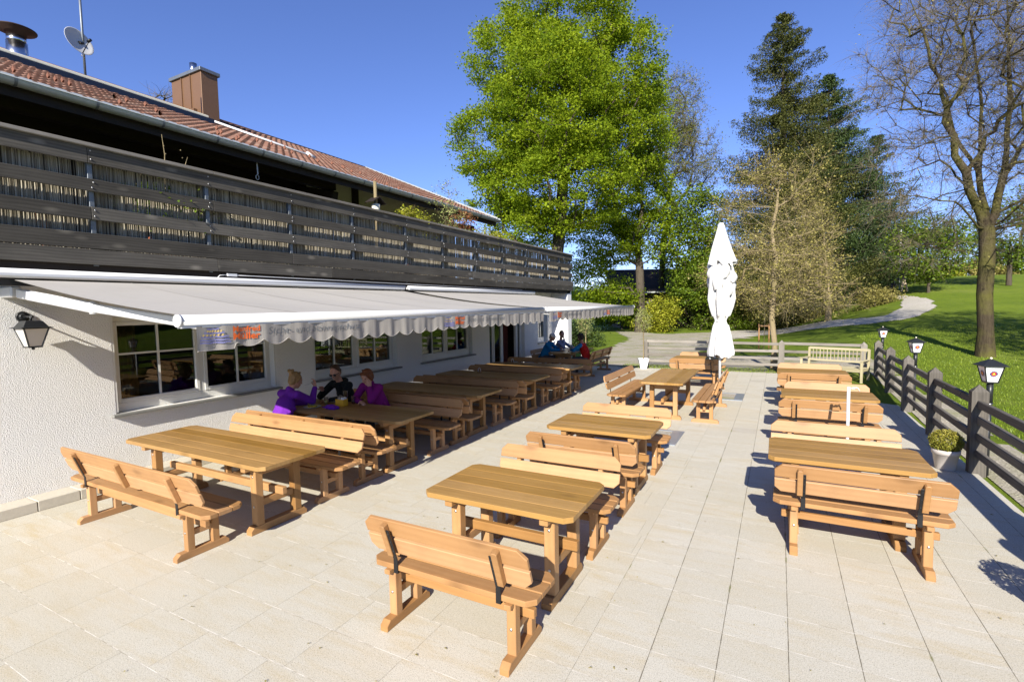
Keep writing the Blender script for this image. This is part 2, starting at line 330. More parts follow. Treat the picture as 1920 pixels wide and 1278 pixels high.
# ---------------------------------------------------------------- mesh builder
class MB:
    def __init__(s): s.v = []; s.f = []; s.g = []; s.r = []; s.sm = []
    def add(s, vs, fs, gc=None, rid=None, smooth=False, M=None):
        b = len(s.v); rid = random.random() if rid is None else rid
        if gc is None:
            gc = vs
        o = (rid*37.7, rid*91.3 % 17, rid*53.1 % 11)
        for p, q in zip(vs, gc):
            p = Vector(p)
            if M is not None: p = M @ p
            s.v.append(tuple(p)); s.g.append((q[0]+o[0], q[1]+o[1], q[2]+o[2])); s.r.append(rid)
        for f in fs: s.f.append(tuple(i+b for i in f)); s.sm.append(smooth)
    def box(s, c, d, M=None, ch=0, rid=None, rz=0, rx=0, ry=0):
        """box centred c, size d; grain along its longest side; ch = chamfer"""
        hx, hy, hz = d[0]/2, d[1]/2, d[2]/2; ax = int(np.argmax(d)); o1, o2 = [i for i in range(3) if i != ax]
        if d[o1] < d[o2]: o1, o2 = o2, o1
        R = Matrix.Translation(c) @ (Matrix.Rotation(rz, 4, 'Z') @ Matrix.Rotation(ry, 4, 'Y') @ Matrix.Rotation(rx, 4, 'X'))
        if M is not None: R = M @ R
        if ch > 0:
            ch = min(ch, .45*min(d)); vs = []
            for sx in (-1, 1):
                for sy in (-1, 1):
                    for sz in (-1, 1):
                        vs += [(sx*hx, sy*(hy-ch), sz*(hz-ch)), (sx*(hx-ch), sy*hy, sz*(hz-ch)), (sx*(hx-ch), sy*(hy-ch), sz*hz)]
            def k(sx, sy, sz, a): return ((sx > 0)*4 + (sy > 0)*2 + (sz > 0))*3 + a
            fs = []
            for a, (u, w) in ((0, (1, 2)), (1, (2, 0)), (2, (0, 1))):
                for sa in (-1, 1):
                    q = []
                    for su, sw in ((-1, -1), (1, -1), (1, 1), (-1, 1)):
                        t = [0, 0, 0]; t[a] = sa; t[u] = su; t[w] = sw; q.append(k(*t, a))
                    fs.append(q if sa > 0 else q[::-1])
            for a, (u, w) in ((0, (1, 2)), (1, (2, 0)), (2, (0, 1))):      # edges along axis a
                for su in (-1, 1):
                    for sw in (-1, 1):
                        t0 = [0]*3; t1 = [0]*3; t0[a] = -1; t1[a] = 1; t0[u] = t1[u] = su; t0[w] = t1[w] = sw
                        q = [k(*t0, u), k(*t1, u), k(*t1, w), k(*t0, w)]
                        fs.append(q if su*sw < 0 else q[::-1])
            for sx in (-1, 1):
                for sy in (-1, 1):
                    for sz in (-1, 1):
                        q = [k(sx, sy, sz, 0), k(sx, sy, sz, 1), k(sx, sy, sz, 2)]; fs.append(q if sx*sy*sz > 0 else q[::-1])
        else:
            vs = [(x, y, z) for x in (-hx, hx) for y in (-hy, hy) for z in (-hz, hz)]
            fs = [(0, 1, 3, 2), (4, 6, 7, 5), (0, 4, 5, 1), (2, 3, 7, 6), (0, 2, 6, 4), (1, 5, 7, 3)]
        s.add(vs, fs, [(v[ax], v[o1], v[o2]) for v in vs], rid, False, R)
    def beam(s, a, b, wd, ht, M=None, ch=.004, up=(0, 0, 1), rid=None):
        a, b = Vector(a), Vector(b); d = b-a; L = d.length; x = d.normalized(); u = Vector(up)
        y = u.cross(x); y = y.normalized() if y.length > 1e-4 else Vector((0, 1, 0)); z = x.cross(y)
        R = Matrix((x, y, z)).transposed().to_4x4(); R.translation = (a+b)/2
        if M is not None: R = M @ R
        s.box((0, 0, 0), (L, wd, ht), R, ch, rid)
    def prism(s, poly, th, M=None, ch=.004, rid=None):
        """poly in local xy (x = grain), thickness th in z, small chamfered rim"""
        n = len(poly); c = Vector((sum(p[0] for p in poly)/n, sum(p[1] for p in poly)/n))
        ins = []
        for i in range(n):
            p0, p1, p2 = Vector(poly[i-1]), Vector(poly[i]), Vector(poly[(i+1) % n])
            e1 = (p1-p0).normalized(); e2 = (p2-p1).normalized(); n1 = Vector((-e1.y, e1.x)); n2 = Vector((-e2.y, e2.x))
            m = (n1+n2); m = m/max(m.length_squared, .3)*2*1.0; ins.append(p1+m*ch)
        a = sum(poly[i-1][0]*poly[i][1]-poly[i][0]*poly[i-1][1] for i in range(n))
        h = th/2; vs = [(p.x, p.y, h) for p in ins]+[(p[0], p[1], h-ch) for p in poly]+[(p[0], p[1], -h+ch) for p in poly]+[(p.x, p.y, -h) for p in ins]
        fs = [tuple(range(n)), tuple(range(4*n-1, 3*n-1, -1))]
        for k in range(3):
            for i in range(n):
                j = (i+1) % n; fs.append((k*n+i, (k+1)*n+i, (k+1)*n+j, k*n+j))
        if a < 0: fs = [f[::-1] for f in fs]
        s.add(vs, fs, vs, rid, False, M)
    def tube(s, pts, rad, n=8, M=None, cap=True, smooth=True, rid=None):
        pts = [Vector(p) for p in pts]; m = len(pts)
        rad = [rad]*m if not hasattr(rad, '__len__') else rad
        vs = []; fs = []; u = None; L = 0; gc = []
        for i in range(m):
            d = (pts[min(i+1, m-1)]-pts[max(i-1, 0)])
            d = d.normalized() if d.length > 1e-9 else Vector((0, 0, 1))
            if u is None: u = d.orthogonal().normalized()
            else:
                u = (u-d*u.dot(d)); u = u.normalized() if u.length > 1e-6 else d.orthogonal().normalized()
            w = d.cross(u)
            if i: L += (pts[i]-pts[i-1]).length
            for k in range(n):
                a = 2*PI*k/n; vs.append(pts[i]+(u*math.cos(a)+w*math.sin(a))*rad[i]); gc.append((L, a*rad[i], 0))
        for i in range(m-1):
            for k in range(n): fs.append((i*n+k, i*n+(k+1) % n, (i+1)*n+(k+1) % n, (i+1)*n+k))
        s.add(vs, fs, gc, rid, smooth, M)
        if cap:
            b = len(s.v)-len(vs); s.f.append(tuple(b+k for k in range(n-1, -1, -1))); s.sm.append(False)
            s.f.append(tuple(b+(m-1)*n+k for k in range(n))); s.sm.append(False)
    def lathe(s, prof, n=20, M=None, smooth=True, sq=False, rid=None):
        vs = []; fs = []; m = len(prof)
        for r, z in prof:
            for k in range(n):
                a = 2*PI*(k+(.5 if sq else 0))/n; vs.append((r*math.cos(a), r*math.sin(a), z))
        for i in range(m-1):
            for k in range(n): fs.append((i*n+k, i*n+(k+1) % n, (i+1)*n+(k+1) % n, (i+1)*n+k))
        if prof[0][0] > 1e-5: fs.append(tuple(range(n-1, -1, -1)))
        if prof[-1][0] > 1e-5: fs.append(tuple((m-1)*n+k for k in range(n)))
        s.add(vs, fs, None, rid, smooth and not sq, M)
    def ball(s, c, r, n=12, M=None, sc=(1, 1, 1), rid=None):
        T_ = Matrix.Translation(c) @ Matrix.Diagonal((*sc, 1)); T_ = M @ T_ if M is not None else T_
        m = max(4, n//2); prof = [(max(r*math.sin(PI*i/m), 1e-6), -r*math.cos(PI*i/m)) for i in range(m+1)]
        s.lathe(prof, n, T_, True, rid=rid)
    def quad(s, a, b, c, d, rid=None): s.add([a, b, c, d], [(0, 1, 2, 3)], None, rid)
    def grid(s, pts, smooth=True, rid=None, M=None):
        """pts[i][j]"""
        a, b = len(pts), len(pts[0]); s.add([p for r in pts for p in r], [(i*b+j, (i+1)*b+j, (i+1)*b+j+1, i*b+j+1) for i in range(a-1) for j in range(b-1)], None, rid, smooth, M)
    def build(s, name, mat, parent=None, loc=None):
        me = bpy.data.meshes.new(name); me.from_pydata(s.v, [], s.f)
        me.polygons.foreach_set('use_smooth', s.sm)
        a = me.attributes.new('gc', 'FLOAT_VECTOR', 'POINT'); a.data.foreach_set('vector', np.array(s.g, dtype=np.float32).ravel())
        a = me.attributes.new('rid', 'FLOAT', 'POINT'); a.data.foreach_set('value', np.array(s.r, dtype=np.float32))
        me.materials.append(mat if not isinstance(mat, str) else M[mat]); me.update()
        o = bpy.data.objects.new(name, me); COL.objects.link(o)
        if parent: o.parent = parent
        if loc is not None: o.location = loc
        return o

def fastmesh(name, V, nper, mat, parent=None, rid=None, loc=None):
    """V: (n*nper,3) array of separate polygons"""
    V = np.asarray(V, dtype=np.float32); n = len(V)//nper; me = bpy.data.meshes.new(name)
    me.vertices.add(len(V)); me.vertices.foreach_set('co', V.ravel())
    me.loops.add(len(V)); me.loops.foreach_set('vertex_index', np.arange(len(V), dtype=np.int32))
    me.polygons.add(n); me.polygons.foreach_set('loop_start', np.arange(0, len(V), nper, dtype=np.int32))
    try: me.polygons.foreach_set('loop_total', np.full(n, nper, dtype=np.int32))
    except Exception: pass
    if rid is not None:
        a = me.attributes.new('rid', 'FLOAT', 'POINT'); a.data.foreach_set('value', np.repeat(np.asarray(rid, dtype=np.float32), nper))
    me.materials.append(M[mat] if isinstance(mat, str) else mat); me.update(calc_edges=True); me.validate()
    o = bpy.data.objects.new(name, me); COL.objects.link(o)
    if parent: o.parent = parent
    if loc is not None: o.location = loc
    return o

def leaves(C, size, up=.5, aspect=.75, rng=RNG, hang=0):
    """quads at centres C (n,3)"""
    n = len(C); C = np.asarray(C)
    nrm = rng.normal(size=(n, 3)); nrm[:, 2] = np.abs(nrm[:, 2])+up; nrm /= np.linalg.norm(nrm, axis=1)[:, None]
    t = rng.normal(size=(n, 3)); t[:, 2] -= hang; t -= (t*nrm).sum(1)[:, None]*nrm; t /= np.linalg.norm(t, axis=1)[:, None]+1e-9
    b = np.cross(nrm, t); s = (size*(.6+.8*rng.random(n)))[:, None]
    fold = nrm*s*.25
    P = np.stack([C-t*s*.5, C+b*s*.5*aspect+fold, C+t*s*.55, C-b*s*.5*aspect+fold], 1)
    return P.reshape(-1, 3)

# ================================================================ GROUND
def ss(a, b, x):
    t = np.clip((np.asarray(x, dtype=float)-a)/(b-a), 0, 1); return t*t*(3-2*t)
def TH(x, y):
    x = np.asarray(x, dtype=float); y = np.asarray(y, dtype=float)
    s = ss(-.03, .22, x/np.maximum(y, 1)); return -.04 + np.where(y <= 12, 0, s*4.5*ss(10, 66, y))
def th(x, y): return float(TH(x, y))
def nu(a, b, c, d, fine, mid):
    """non uniform axis: fine step in [b,c], growing outside"""
    xs = list(np.arange(b, c, fine)); x = c; st = fine
    while x < d: xs.append(x); st *= 1.18; x += st
    xs.append(d); x = b-fine; st = fine; lo = []
    while x > a: lo.append(x); st *= 1.18; x -= st
    lo.append(a); return np.array(lo[::-1]+xs)
gx = nu(-1500, -26, 26, 1500, .6, 0); gy = nu(-600, 10, 62, 2500, .6, 0)
X_, Y_ = np.meshgrid(gx, gy, indexing='ij'); Z_ = TH(X_, Y_)
bmp = .03*np.sin(X_*.9+Y_*.5)*np.cos(Y_*.7)+.05*np.sin(X_*.23)*np.sin(Y_*.31)
Z_ = Z_ + np.where((Y_ > 24) & (Y_ < 120), bmp, 0)
b = MB(); nxg, nyg = X_.shape
b.v = [tuple(p) for p in np.stack([X_, Y_, Z_], -1).reshape(-1, 3).tolist()]; b.g = b.v; b.r = [0.5]*len(b.v)
b.f = [(i*nyg+j, (i+1)*nyg+j, (i+1)*nyg+j+1, i*nyg+j+1) for i in range(nxg-1) for j in range(nyg-1)]; b.sm = [True]*len(b.f)
tag(b.build('lawn', 'lawn'), kind='structure')
def gz(x, y):
    z = TH(x, y); y = np.asarray(y, dtype=float); x = np.asarray(x, dtype=float)
    return z + np.where((y > 24) & (y < 120), .03*np.sin(x*.9+y*.5)*np.cos(y*.7)+.05*np.sin(x*.23)*np.sin(y*.31), 0)

b = MB(); b.box((-2.62, 7.95, -.1), (9.84, 19.9, .2), rid=.5); o = b.build('terrace', 'paving'); tag(o, kind='structure')

def inpoly(x, y, P):
    r = np.zeros(x.shape, bool); n = len(P)
    for i in range(n):
        x1, y1 = P[i-1]; x2, y2 = P[i]
        c = ((y1 > y) != (y2 > y)) & (x < (x2-x1)*(y-y1)/(y2-y1+1e-12)+x1); r ^= c
    return r
def drape(name, P, mat, cell, lift, wob=.25):
    P = np.array(P); x0, y0 = P.min(0)-1; x1, y1 = P.max(0)+1
    xs = np.arange(x0, x1, cell); ys = np.arange(y0, y1, cell); X, Y = np.meshgrid(xs+cell/2, ys+cell/2, indexing='ij')
    n = wob*(np.sin(X*2.1+Y*1.3)+np.sin(Y*3.7-X*1.9)+.7*np.sin(X*7.3)*np.cos(Y*6.1))*.5
    k = inpoly(X+n, Y-n, P.tolist()) ; k &= ~((X < 2.31) & (X > -7.6) & (Y < 17.91))
    ii, jj = np.nonzero(k); V = np.zeros((len(ii), 4, 3))
    for q, (dx, dy) in enumerate(((0, 0), (1, 0), (1, 1), (0, 1))):
        vx = xs[ii]+dx*cell; vy = ys[jj]+dy*cell; V[:, q, 0] = vx; V[:, q, 1] = vy; V[:, q, 2] = gz(vx, vy)+lift
    return fastmesh(name, V.reshape(-1, 3), 4, mat)
yard = [(1.9, -6), (3.25, -6), (3.28, 12), (3.0, 15), (2.95, 17.6), (3.2, 20.5), (1.2, 22.6), (-.4, 24), (-1.8, 23.4), (-2.8, 22.2), (-3.2, 25), (-3.4, 29), (-3.0, 33), (-1.5, 36), (-5, 43), (-8, 39.5), (-11, 43), (-13, 44), (-10.6, 38), (-9.0, 34), (-8.3, 29), (-7.9, 25), (-7.3, 22.5), (-6.3, 19.2), (-5.6, 17.9), (1.9, 17.9)]
tag(drape('gravel_yard', yard, 'gravel', .2, .012), kind='structure')
pth = [(-3, 34.5), (-.66, 39.5), (1.31, 38.6), (2.82, 35.0), (4.25, 32), (5.48, 31.4), (6.26, 32.1), (7.13, 34), (7.7, 35.8), (8.1, 38.5), (7.6, 42), (7.1, 44), (6.9, 42), (7.0, 40), (6.48, 37.5), (5.84, 35.3), (5.1, 34.3), (4.58, 34.9), (4.0, 36.6), (3.19, 40), (.47, 46), (-2.6, 46), (-4.94, 43.3)]
tag(drape('footpath', pth, 'grit', .1, .016, .10), kind='structure')

# short grass blades near the fence (uncountable)
n = 52000; gxr = 3.2+RNG.random(n)**1.3*13; gyr = 7+RNG.random(n)*21
n2 = 9000; gxr = np.concatenate([gxr, -5.2+RNG.random(n2)*7.2]); gyr = np.concatenate([gyr, 18.0+RNG.random(n2)*1.2]); n += n2
def clump(n, rng=RNG): return rng.random(n)
base = np.stack([gxr, gyr, gz(gxr, gyr)], 1); a = RNG.random(n)*2*PI; hgt = .028+.045*RNG.random(n)**2; wd = .006+.004*RNG.random(n)
dx = np.stack([np.cos(a), np.sin(a), np.zeros(n)], 1)*wd[:, None]; lean = RNG.normal(size=(n, 3))*.018; lean[:, 2] = hgt
tag(fastmesh('grass', np.stack([base-dx, base+dx, base+lean], 1).reshape(-1, 3), 3, 'grass', rid=RNG.random(n)), 'short green grass blades of the mown lawn beyond the fence', 'grass', kind='stuff')

# ================================================================ TREES
def lobes_sample(lobes, n, shell=.55):
    """points inside union of ellipsoids (x,y,z,rh,rv); weights by volume, biased outwards"""
    L = np.array([(l[0], l[1], l[2], l[3], l[4]) for l in lobes]); wv = L[:, 3]**2*L[:, 4]; wv /= wv.sum()
    k = RNG.choice(len(L), n, p=wv); d = RNG.normal(size=(n, 3)); d /= np.linalg.norm(d, axis=1)[:, None]
    r = RNG.random(n)**(1/3*(1-shell)+.02); return L[k, :3]+d*r[:, None]*np.stack([L[k, 3], L[k, 3], L[k, 4]], 1)
def skeleton(root, trunk, targets, r0, seg=.9, zpen=.35, jit=.12, rmin=.012, power=.5, limbs=()):
    """connects targets to a growing tree; returns MB tubes and twig ends with directions"""
    N = [np.array(root, float)]; par = [-1]; cost = [0.]
    for p in trunk:
        N.append(np.array(p, float)); par.append(len(N)-2); cost.append(cost[-1]+np.linalg.norm(N[-1]-N[-2]))
    for lm in limbs:      # leading limbs given explicitly, first point snaps to the nearest node
        j = int(np.argmin([np.linalg.norm(q-lm[0]) for q in N]))
        for a_, b_ in zip(lm[:-1], lm[1:]):
            for f in (1/3, 2/3, 1): N.append(a_+(b_-a_)*f+RNG.normal(size=3)*.04); par.append(j); cost.append(cost[j]+np.linalg.norm(N[-1]-N[j])); j = len(N)-1
    tr = N[-1]; T_ = np.asarray(targets); order = np.argsort(np.linalg.norm(T_-np.array(N[max(1, len(N)-2)]), axis=1))
    A = np.zeros((len(T_)*8+len(N)+10, 3)); Cst = np.zeros(len(A)); m = len(N)
    A[:m] = N; Cst[:m] = cost; ends = []; start = 1
    for ti in order:
        t = T_[ti]; dv = t-A[start:m]; d = np.linalg.norm(dv, axis=1)
        sc_ = d + .16*Cst[start:m] + zpen*np.maximum(0, -dv[:, 2])
        j = int(np.argmin(sc_))+start; L = d[j-start]; k = min(6, max(1, int(L/seg))); p0 = A[j].copy(); prev = j
        bow = RNG.normal(size=3)*jit*L; bow[2] += .10*L
        for q in range(1, k+1):
            f = q/k; p = p0+(t-p0)*f+bow*4*f*(1-f)*.5
            A[m] = p; par.append(prev); Cst[m] = Cst[prev]+L/k; prev = m; m += 1
            if m >= len(A)-8: A = np.vstack([A, np.zeros_like(A)]); Cst = np.concatenate([Cst, np.zeros_like(Cst)])
        ends.append(prev)
    cnt = np.zeros(m); ch = [[] for _ in range(m)]
    for e in ends: cnt[e] += 1
    for i in range(m-1, 0, -1): cnt[par[i]] += cnt[i]
    for i in range(1, m): ch[par[i]].append(i)
    tot = max(cnt[0], 1); rad = np.maximum(r0*(cnt/tot)**power, rmin)
    mb = MB(); stack = [(0, None)]
    while stack:
        i, fr = stack.pop(); chain = ([fr] if fr is not None else [])+[i]
        while ch[chain[-1]]:
            cs = sorted(ch[chain[-1]], key=lambda c: -cnt[c])
            for c in cs[1:]: stack.append((c, chain[-1]))
            chain.append(cs[0])
        if len(chain) > 1:
            rr = [rad[c] for c in chain]
            if fr is not None: rr[0] = min(rr[0], rr[1]*1.25)
            if chain[0] == 0: rr[0] *= 1.35
            mb.tube([A[c] for c in chain], rr, 10 if rr[0] > .12 else (6 if rr[0] > .04 else 4), cap=False, rid=.5)
    dirs = np.array([A[e]-A[par[e]] for e in ends]); dirs /= np.linalg.norm(dirs, axis=1)[:, None]+1e-9
    return mb, A[:m][ends], dirs
def twigs(P, D, k, L, w, spread=.8, up=.25, droop=0, seg=3):
    """thin ribbons fanning from points P along D"""
    n = len(P)*k; p = np.repeat(P, k, 0); d = np.repeat(D, k, 0)+RNG.normal(size=(n, 3))*spread; d[:, 2] += up
    d /= np.linalg.norm(d, axis=1)[:, None]; ll = L*(.45+.9*RNG.random(n)); out = []; tips = []
    side = np.cross(d, RNG.normal(size=(n, 3))); side /= np.linalg.norm(side, axis=1)[:, None]; prev = p.copy(); wdt = w
    for s in range(seg):
        d2 = d+RNG.normal(size=(n, 3))*.22; d2[:, 2] -= droop*(s+1)/seg; d2 /= np.linalg.norm(d2, axis=1)[:, None]
        nx = prev+d2*(ll/seg)[:, None]; w0 = wdt*(1-s/seg*.75); w1 = wdt*(1-(s+1)/seg*.75)
        out.append(np.stack([prev-side*w0, prev+side*w0, nx+side*w1, nx-side*w1], 1)); prev = nx; d = d2; tips.append(nx.copy())
    return np.concatenate(out).reshape(-1, 3), np.concatenate(tips)
def tree(name, label, cat, root, trunk, lobes, nt_, r0, leafmat, nleaf, lsize, barkmat, group=None, seg=.9, cl=.55, twk=0, twL=.8, tww=.008, up=.5, shell=.5, zpen=.35, puff=.6, flat=.55, droop=0, rmin=.012, tonal=.35, jit=.12, power=.5, limbs=()):
    r = empty(name, root); R0 = np.array(root)
    tg = lobes_sample(lobes, nt_, shell); mb, E_, D_ = skeleton((0, 0, 0), [np.array(p)-R0 for p in trunk], tg-R0, r0, seg, zpen, jit, rmin, power, [[np.array(q)-R0 for q in l_] for l_ in limbs])
    mb.build('trunk', barkmat, r)
    if twk:
        V, tips = twigs(E_, D_, twk, twL, tww, droop=droop); fastmesh('twigs', V, 4, 'twig' if barkmat != 'palebark' else 'palebark', r)
    if nleaf:
        k = max(1, nleaf//len(E_)); nE = len(E_)
        C = np.repeat(E_, k, 0); off = RNG.normal(size=C.shape)*puff*cl; off[:, 2] *= flat; C = C+off
        tone = np.repeat(RNG.random(nE), k)*tonal+RNG.random(len(C))*(1-tonal)
        if twk and leafmat in ('olivebud', 'greenbud'):
            idx = RNG.integers(0, len(tips), len(C)); C = tips[idx]+RNG.normal(size=C.shape)*.07
        fastmesh('crown', leaves(C, lsize, up), 4, leafmat, r, tone)
    tag(r, label, cat, group); return r
G_T = 'trees round the terrace'
MA = [(-13.85,35.06,22.64,4.60,3.83),(-17.36,32.99,20.04,3.1,2.35),(-18.28,32.04,13.95,3.1,2.87),(-15.23,36.16,16.93,5.2,4.60),(-10.41,36.62,19.13,3.2,3.64),(-14.0,34.07,10.8,5.6,3.3),(-9.34,36.9,15.29,2.30,3.06),(-18.05,31.87,10.12,2.1,1.8),(-13.23,31.43,15.35,4.21,4.60),(-15.65,32.97,7.78,3.3,1.6)]
tree('maple_tree', 'tallest tree, full bright green crown rising behind the far end of the building', 'tree', (-14.04, 33.41, -.04),
     [(-14.0, 33.4, 2.5), (-14.2, 33.5, 5.0), (-13.9, 33.8, 8.0), (-13.8, 34.2, 11.5)], MA, 1800, .46, 'maple', 200000, .155, 'bark', G_T, cl=.60, puff=.62, flat=.5, tonal=.55)
MBl = [(-10.49,43.2,16.57,2.68,4.02),(-10.8,42.62,11.23,3.13,3.57),(-12.72,41.33,7.7,2.68,2.23),(-13.85,40.46,4.16,2.23,2.68),(-9.76,42.93,8.09,1.79,2.23),(-12.25,41.21,2.9,2.23,1.79)]
tree('maple_tree', 'second green maple, thin dark trunk rising in front of the barn roof', 'tree', (-10.26, 42.21, -.04),
     [(-10.2, 42.2, 2.5), (-10.3, 42.2, 5.5), (-10.4, 42.5, 8.5)], MBl, 700, .36, 'maple', 60000, .155, 'bark', G_T, cl=.6, puff=.68, flat=.5, tonal=.55)
BT = [(-9.23,53.31,21.35,2.39,3.72),(-8.22,53.49,16.55,2.93,3.19),(-10.6,52.39,18.72,3.19,4.79),(-7.25,53.88,14.94,1.86,1.60)]
tree('budding_tree', 'nearly bare grey tree showing behind the right edge of the tallest green tree', 'tree', (-10.57, 51.12, -.04),
     [(-10.4, 51.4, 4), (-10.2, 51.8, 9)], BT, 520, .28, 'greenbud', 22000, .11, 'mossbark', G_T, twk=9, twL=1.3, tww=.014, shell=.4)
GT = [(-7.05,49.11,10.0,2.45,2.94),(-7.43,48.64,7.11,2.94,2.94),(-5.77,49.86,10.8,1.47,1.96),(-6.0,49.5,5.0,2.4,2.2)]
tree('young_beech', 'loose light green tree over the barn roof left of the closed parasol', 'tree', (-6.91, 48.47, -.04), [(-6.9, 48.5, 3)], GT, 420, .2, 'shrub', 17000, .20, 'bark', G_T, cl=.6, puff=.9)
# spruces
def spruce(name, label, root, H, R, seed, mat, lean=(0, 0), nwh=46, gaps=.1, base=.06, dens=1.0, top_r=.35):
    rng = np.random.default_rng(seed); r = empty(name, root); mb = MB()
    mb.tube([(lean[0]*f, lean[1]*f, H*f) for f in (0, .3, .6, .85, 1)], [H*.014, H*.011, H*.007, H*.003, .02], 8, cap=False, rid=.5); V = []; tone = []
    for i in range(nwh):
        f = base+(1-base)*(i/(nwh-1))**.92; z = H*f*.985; Lm = R*((1-f)**.80)*(.85+.3*rng.random())+top_r
        nb = rng.integers(5, 9)
        for q in range(nb):
            if rng.random() < gaps: continue
            a = rng.random()*2*PI; L = Lm*(.60+.42*rng.random()); k = max(4, int(L/.28)); u = np.array([math.cos(a), math.sin(a), 0]); s = np.array([-u[1], u[0], 0])
            t = np.linspace(.05, 1, k); dr = -.42*L*(t**1.2)+.36*L*t**3 if f < .8 else .35*L*t
            P = np.array([lean[0]*f, lean[1]*f, z])+u*(L*t)[:, None]; P[:, 2] += dr
            mb.tube([tuple(P[0]), tuple(P[k//2]), tuple(P[-1])], [.05*L/R+.015, .02, .008], 4, cap=False, rid=.5)
            nn = int(60*dens); C = np.repeat(P[1:], nn, 0); wdt = (.10+.26*np.sin(np.pi*np.clip(np.repeat(t[1:], nn)*.9+.06, 0, 1)))*max(.5, L*.32)
            C = C+s*(rng.normal(size=len(C))*wdt)[:, None]+u*(rng.normal(size=len(C))*.14)[:, None]
            C[:, 2] -= np.abs(rng.normal(size=len(C)))*(.16+.10*L*.5)
            V.append(C); tone.append(np.full(len(C), rng.random()*.4)+rng.random(len(C))*.6)
    C = np.concatenate(V); tone = np.concatenate(tone)
    mb.build('trunk', 'bark', r); fastmesh('crown', leaves(C, .135, .1, .5, rng, hang=1.2), 4, mat, r, tone)
    return tag(r, label, 'tree', G_T)
spruce('spruce_tree', 'tall pointed olive green spruce with ragged drooping boughs behind the closed parasol', (.5, 50.3, 1.0), 26.4, 9.6, 3, 'spruce', (-.6, 1.2), 46, .05, .04, .95, .45)
spruce('fir_tree', 'dark fir, shorter and denser, standing just right of the tall spruce', (4.2, 55.0, 1.6), 21.5, 9.5, 5, 'fir', (-.5, .6), 42, .03, .03, 1.0, .25)
spruce('fir_tree', 'low dark fir right of the two tall conifers, above the bend of the path', (7.9, 58.5, 2.2), 15.5, 7.6, 9, 'fir', (0, 0), 28, .05, .03, .7)
YT = [(-.2,19.28,4.88,1.71,1.62),(-.33,19.07,3.2,1.98,1.1),(.7,19.53,2.5,1.26,.7),(-.7,19.11,6.15,.9,.9),(.25,19.63,6.3,1.26,.9),(-1.12,18.9,2.5,.72,.6)]
tree('yellow_budding_tree', 'small tree with tiny yellow buds right behind the back fence, pale crooked trunk', 'tree', (-.12, 18.95, -.04), [(-.1, 18.95, .8), (-.2, 19.0, 1.7)], YT, 290, .09, 'olivebud', 12000, .06, 'palebark', G_T, seg=.4, twk=9, twL=.65, tww=.0045, shell=.25, rmin=.008, zpen=.6, jit=.07, limbs=[[(-.2,19.0,1.7),(-.12,19.1,3.2),(-.16,19.2,4.8),(.0,19.3,6.6)]])
YT2 = [(1.8,40.63,6.0,1.9,3.4),(3.0,40.31,2.4,2.7,1.3),(1.0,40.6,6.3,2.2,3.2),(0.4,40.2,3.2,2.4,1.9)]
tree('hornbeam_tree', 'tangled half bare tree with olive buds in front of the conifers, beyond the path', 'tree', (3.0, 40.4, th(3, 40.4)), [(3.0, 40.5, 2.6)], YT2, 330, .17, 'olivebud', 8000, .10, 'palebark', G_T, seg=.7, twk=8, twL=1.1, tww=.009, shell=.1, rmin=.014, jit=.07, limbs=[[(3.0,40.5,2.6),(2.8,40.5,5),(2.5,40.6,8.5)],[(3.0,40.5,2.6),(1.8,40.4,4.2),(.9,40.4,7.4)]])
RT = [(4.35,20.98,10.2,2.20,1.86),(3.49,20.36,8.19,1.52,1.52),(4.12,20.54,6.15,1.86,1.52),(5.72,21.56,8.31,1.86,2.54),(5.83,21.83,11.01,2.20,1.52),(6.95,22.05,6.1,1.35,1.86),(7.35,22.53,9.63,1.69,2.20),(3.39,20.06,4.99,1.01,1.01),(4.91,21.46,12.71,2.20,1.01),(3.86,20.21,3.9,1.01,.7),(7.6,20.5,7.5,2.2,3.2),(6.2,19.6,10,2.2,2.4),(5.6,22.6,4.6,1.5,1.2),(7.2,19.6,4.2,1.4,1.1)]
RL = [[(5.79,21.3,4.43),(5.21,20.98,5.77),(4.61,20.54,7.23),(4.34,20.39,8.52),(3.95,20.18,9.95),(3.37,19.87,11.54)],[(5.81,21.31,4.43),(5.68,21.73,6.37),(5.72,22.14,8.51),(5.57,22.34,10.65),(5.39,22.67,13.24)],
 [(5.96,21.39,4.43),(6.28,21.69,6.11),(6.4,22.05,8.51),(6.32,22.18,10.72),(6.37,22.52,13.33)],[(6.28,21.69,6.11),(6.73,21.67,7.18),(7.05,21.75,8.91)],[(5.73,21.25,4.18),(4.87,20.29,5.11),(3.96,19.37,5.26),(3.13,18.56,4.86)],
 [(4.61,20.54,7.19),(3.54,19.39,6.96),(2.61,18.46,7.29)],[(4.34,20.39,8.52),(3.28,19.25,8.49),(2.36,18.33,8.81)],[(5.97,21.38,4.26),(6.85,22.58,4.94),(7.89,23.6,5.07)],[(5.68,21.73,6.37),(5.12,22.22,7.78),(4.72,22.62,9.75)],[(5.13,20.95,5.86),(4.57,21.52,6.82),(3.74,21.51,6.59)]]
r = tree('lime_tree', 'large mossy trunked old tree with bare twigs standing on the lawn right of the fence', 'tree', (5.82, 21.07, th(5.82, 21.07)-.05), [(5.8, 21.05, 1.2), (5.75, 21.1, 2.4), (5.8, 21.2, 3.5), (5.79, 21.3, 4.43)], RT, 1100, .205, 'olivebud', 12000, .05, 'mossbark', G_T, seg=.5, twk=24, twL=.8, tww=.0042, shell=.2, rmin=.009, zpen=.2, droop=.25, jit=.06, power=.52, limbs=RL)
OT = [(12.6, 10.5, 9.0, 3.6, 3.2), (14.5, 12.5, 7.5, 2.8, 2.4), (11.4, 9.0, 6.8, 2.2, 1.8), (12.8, 10.8, 12.2, 2.2, 1.8)]
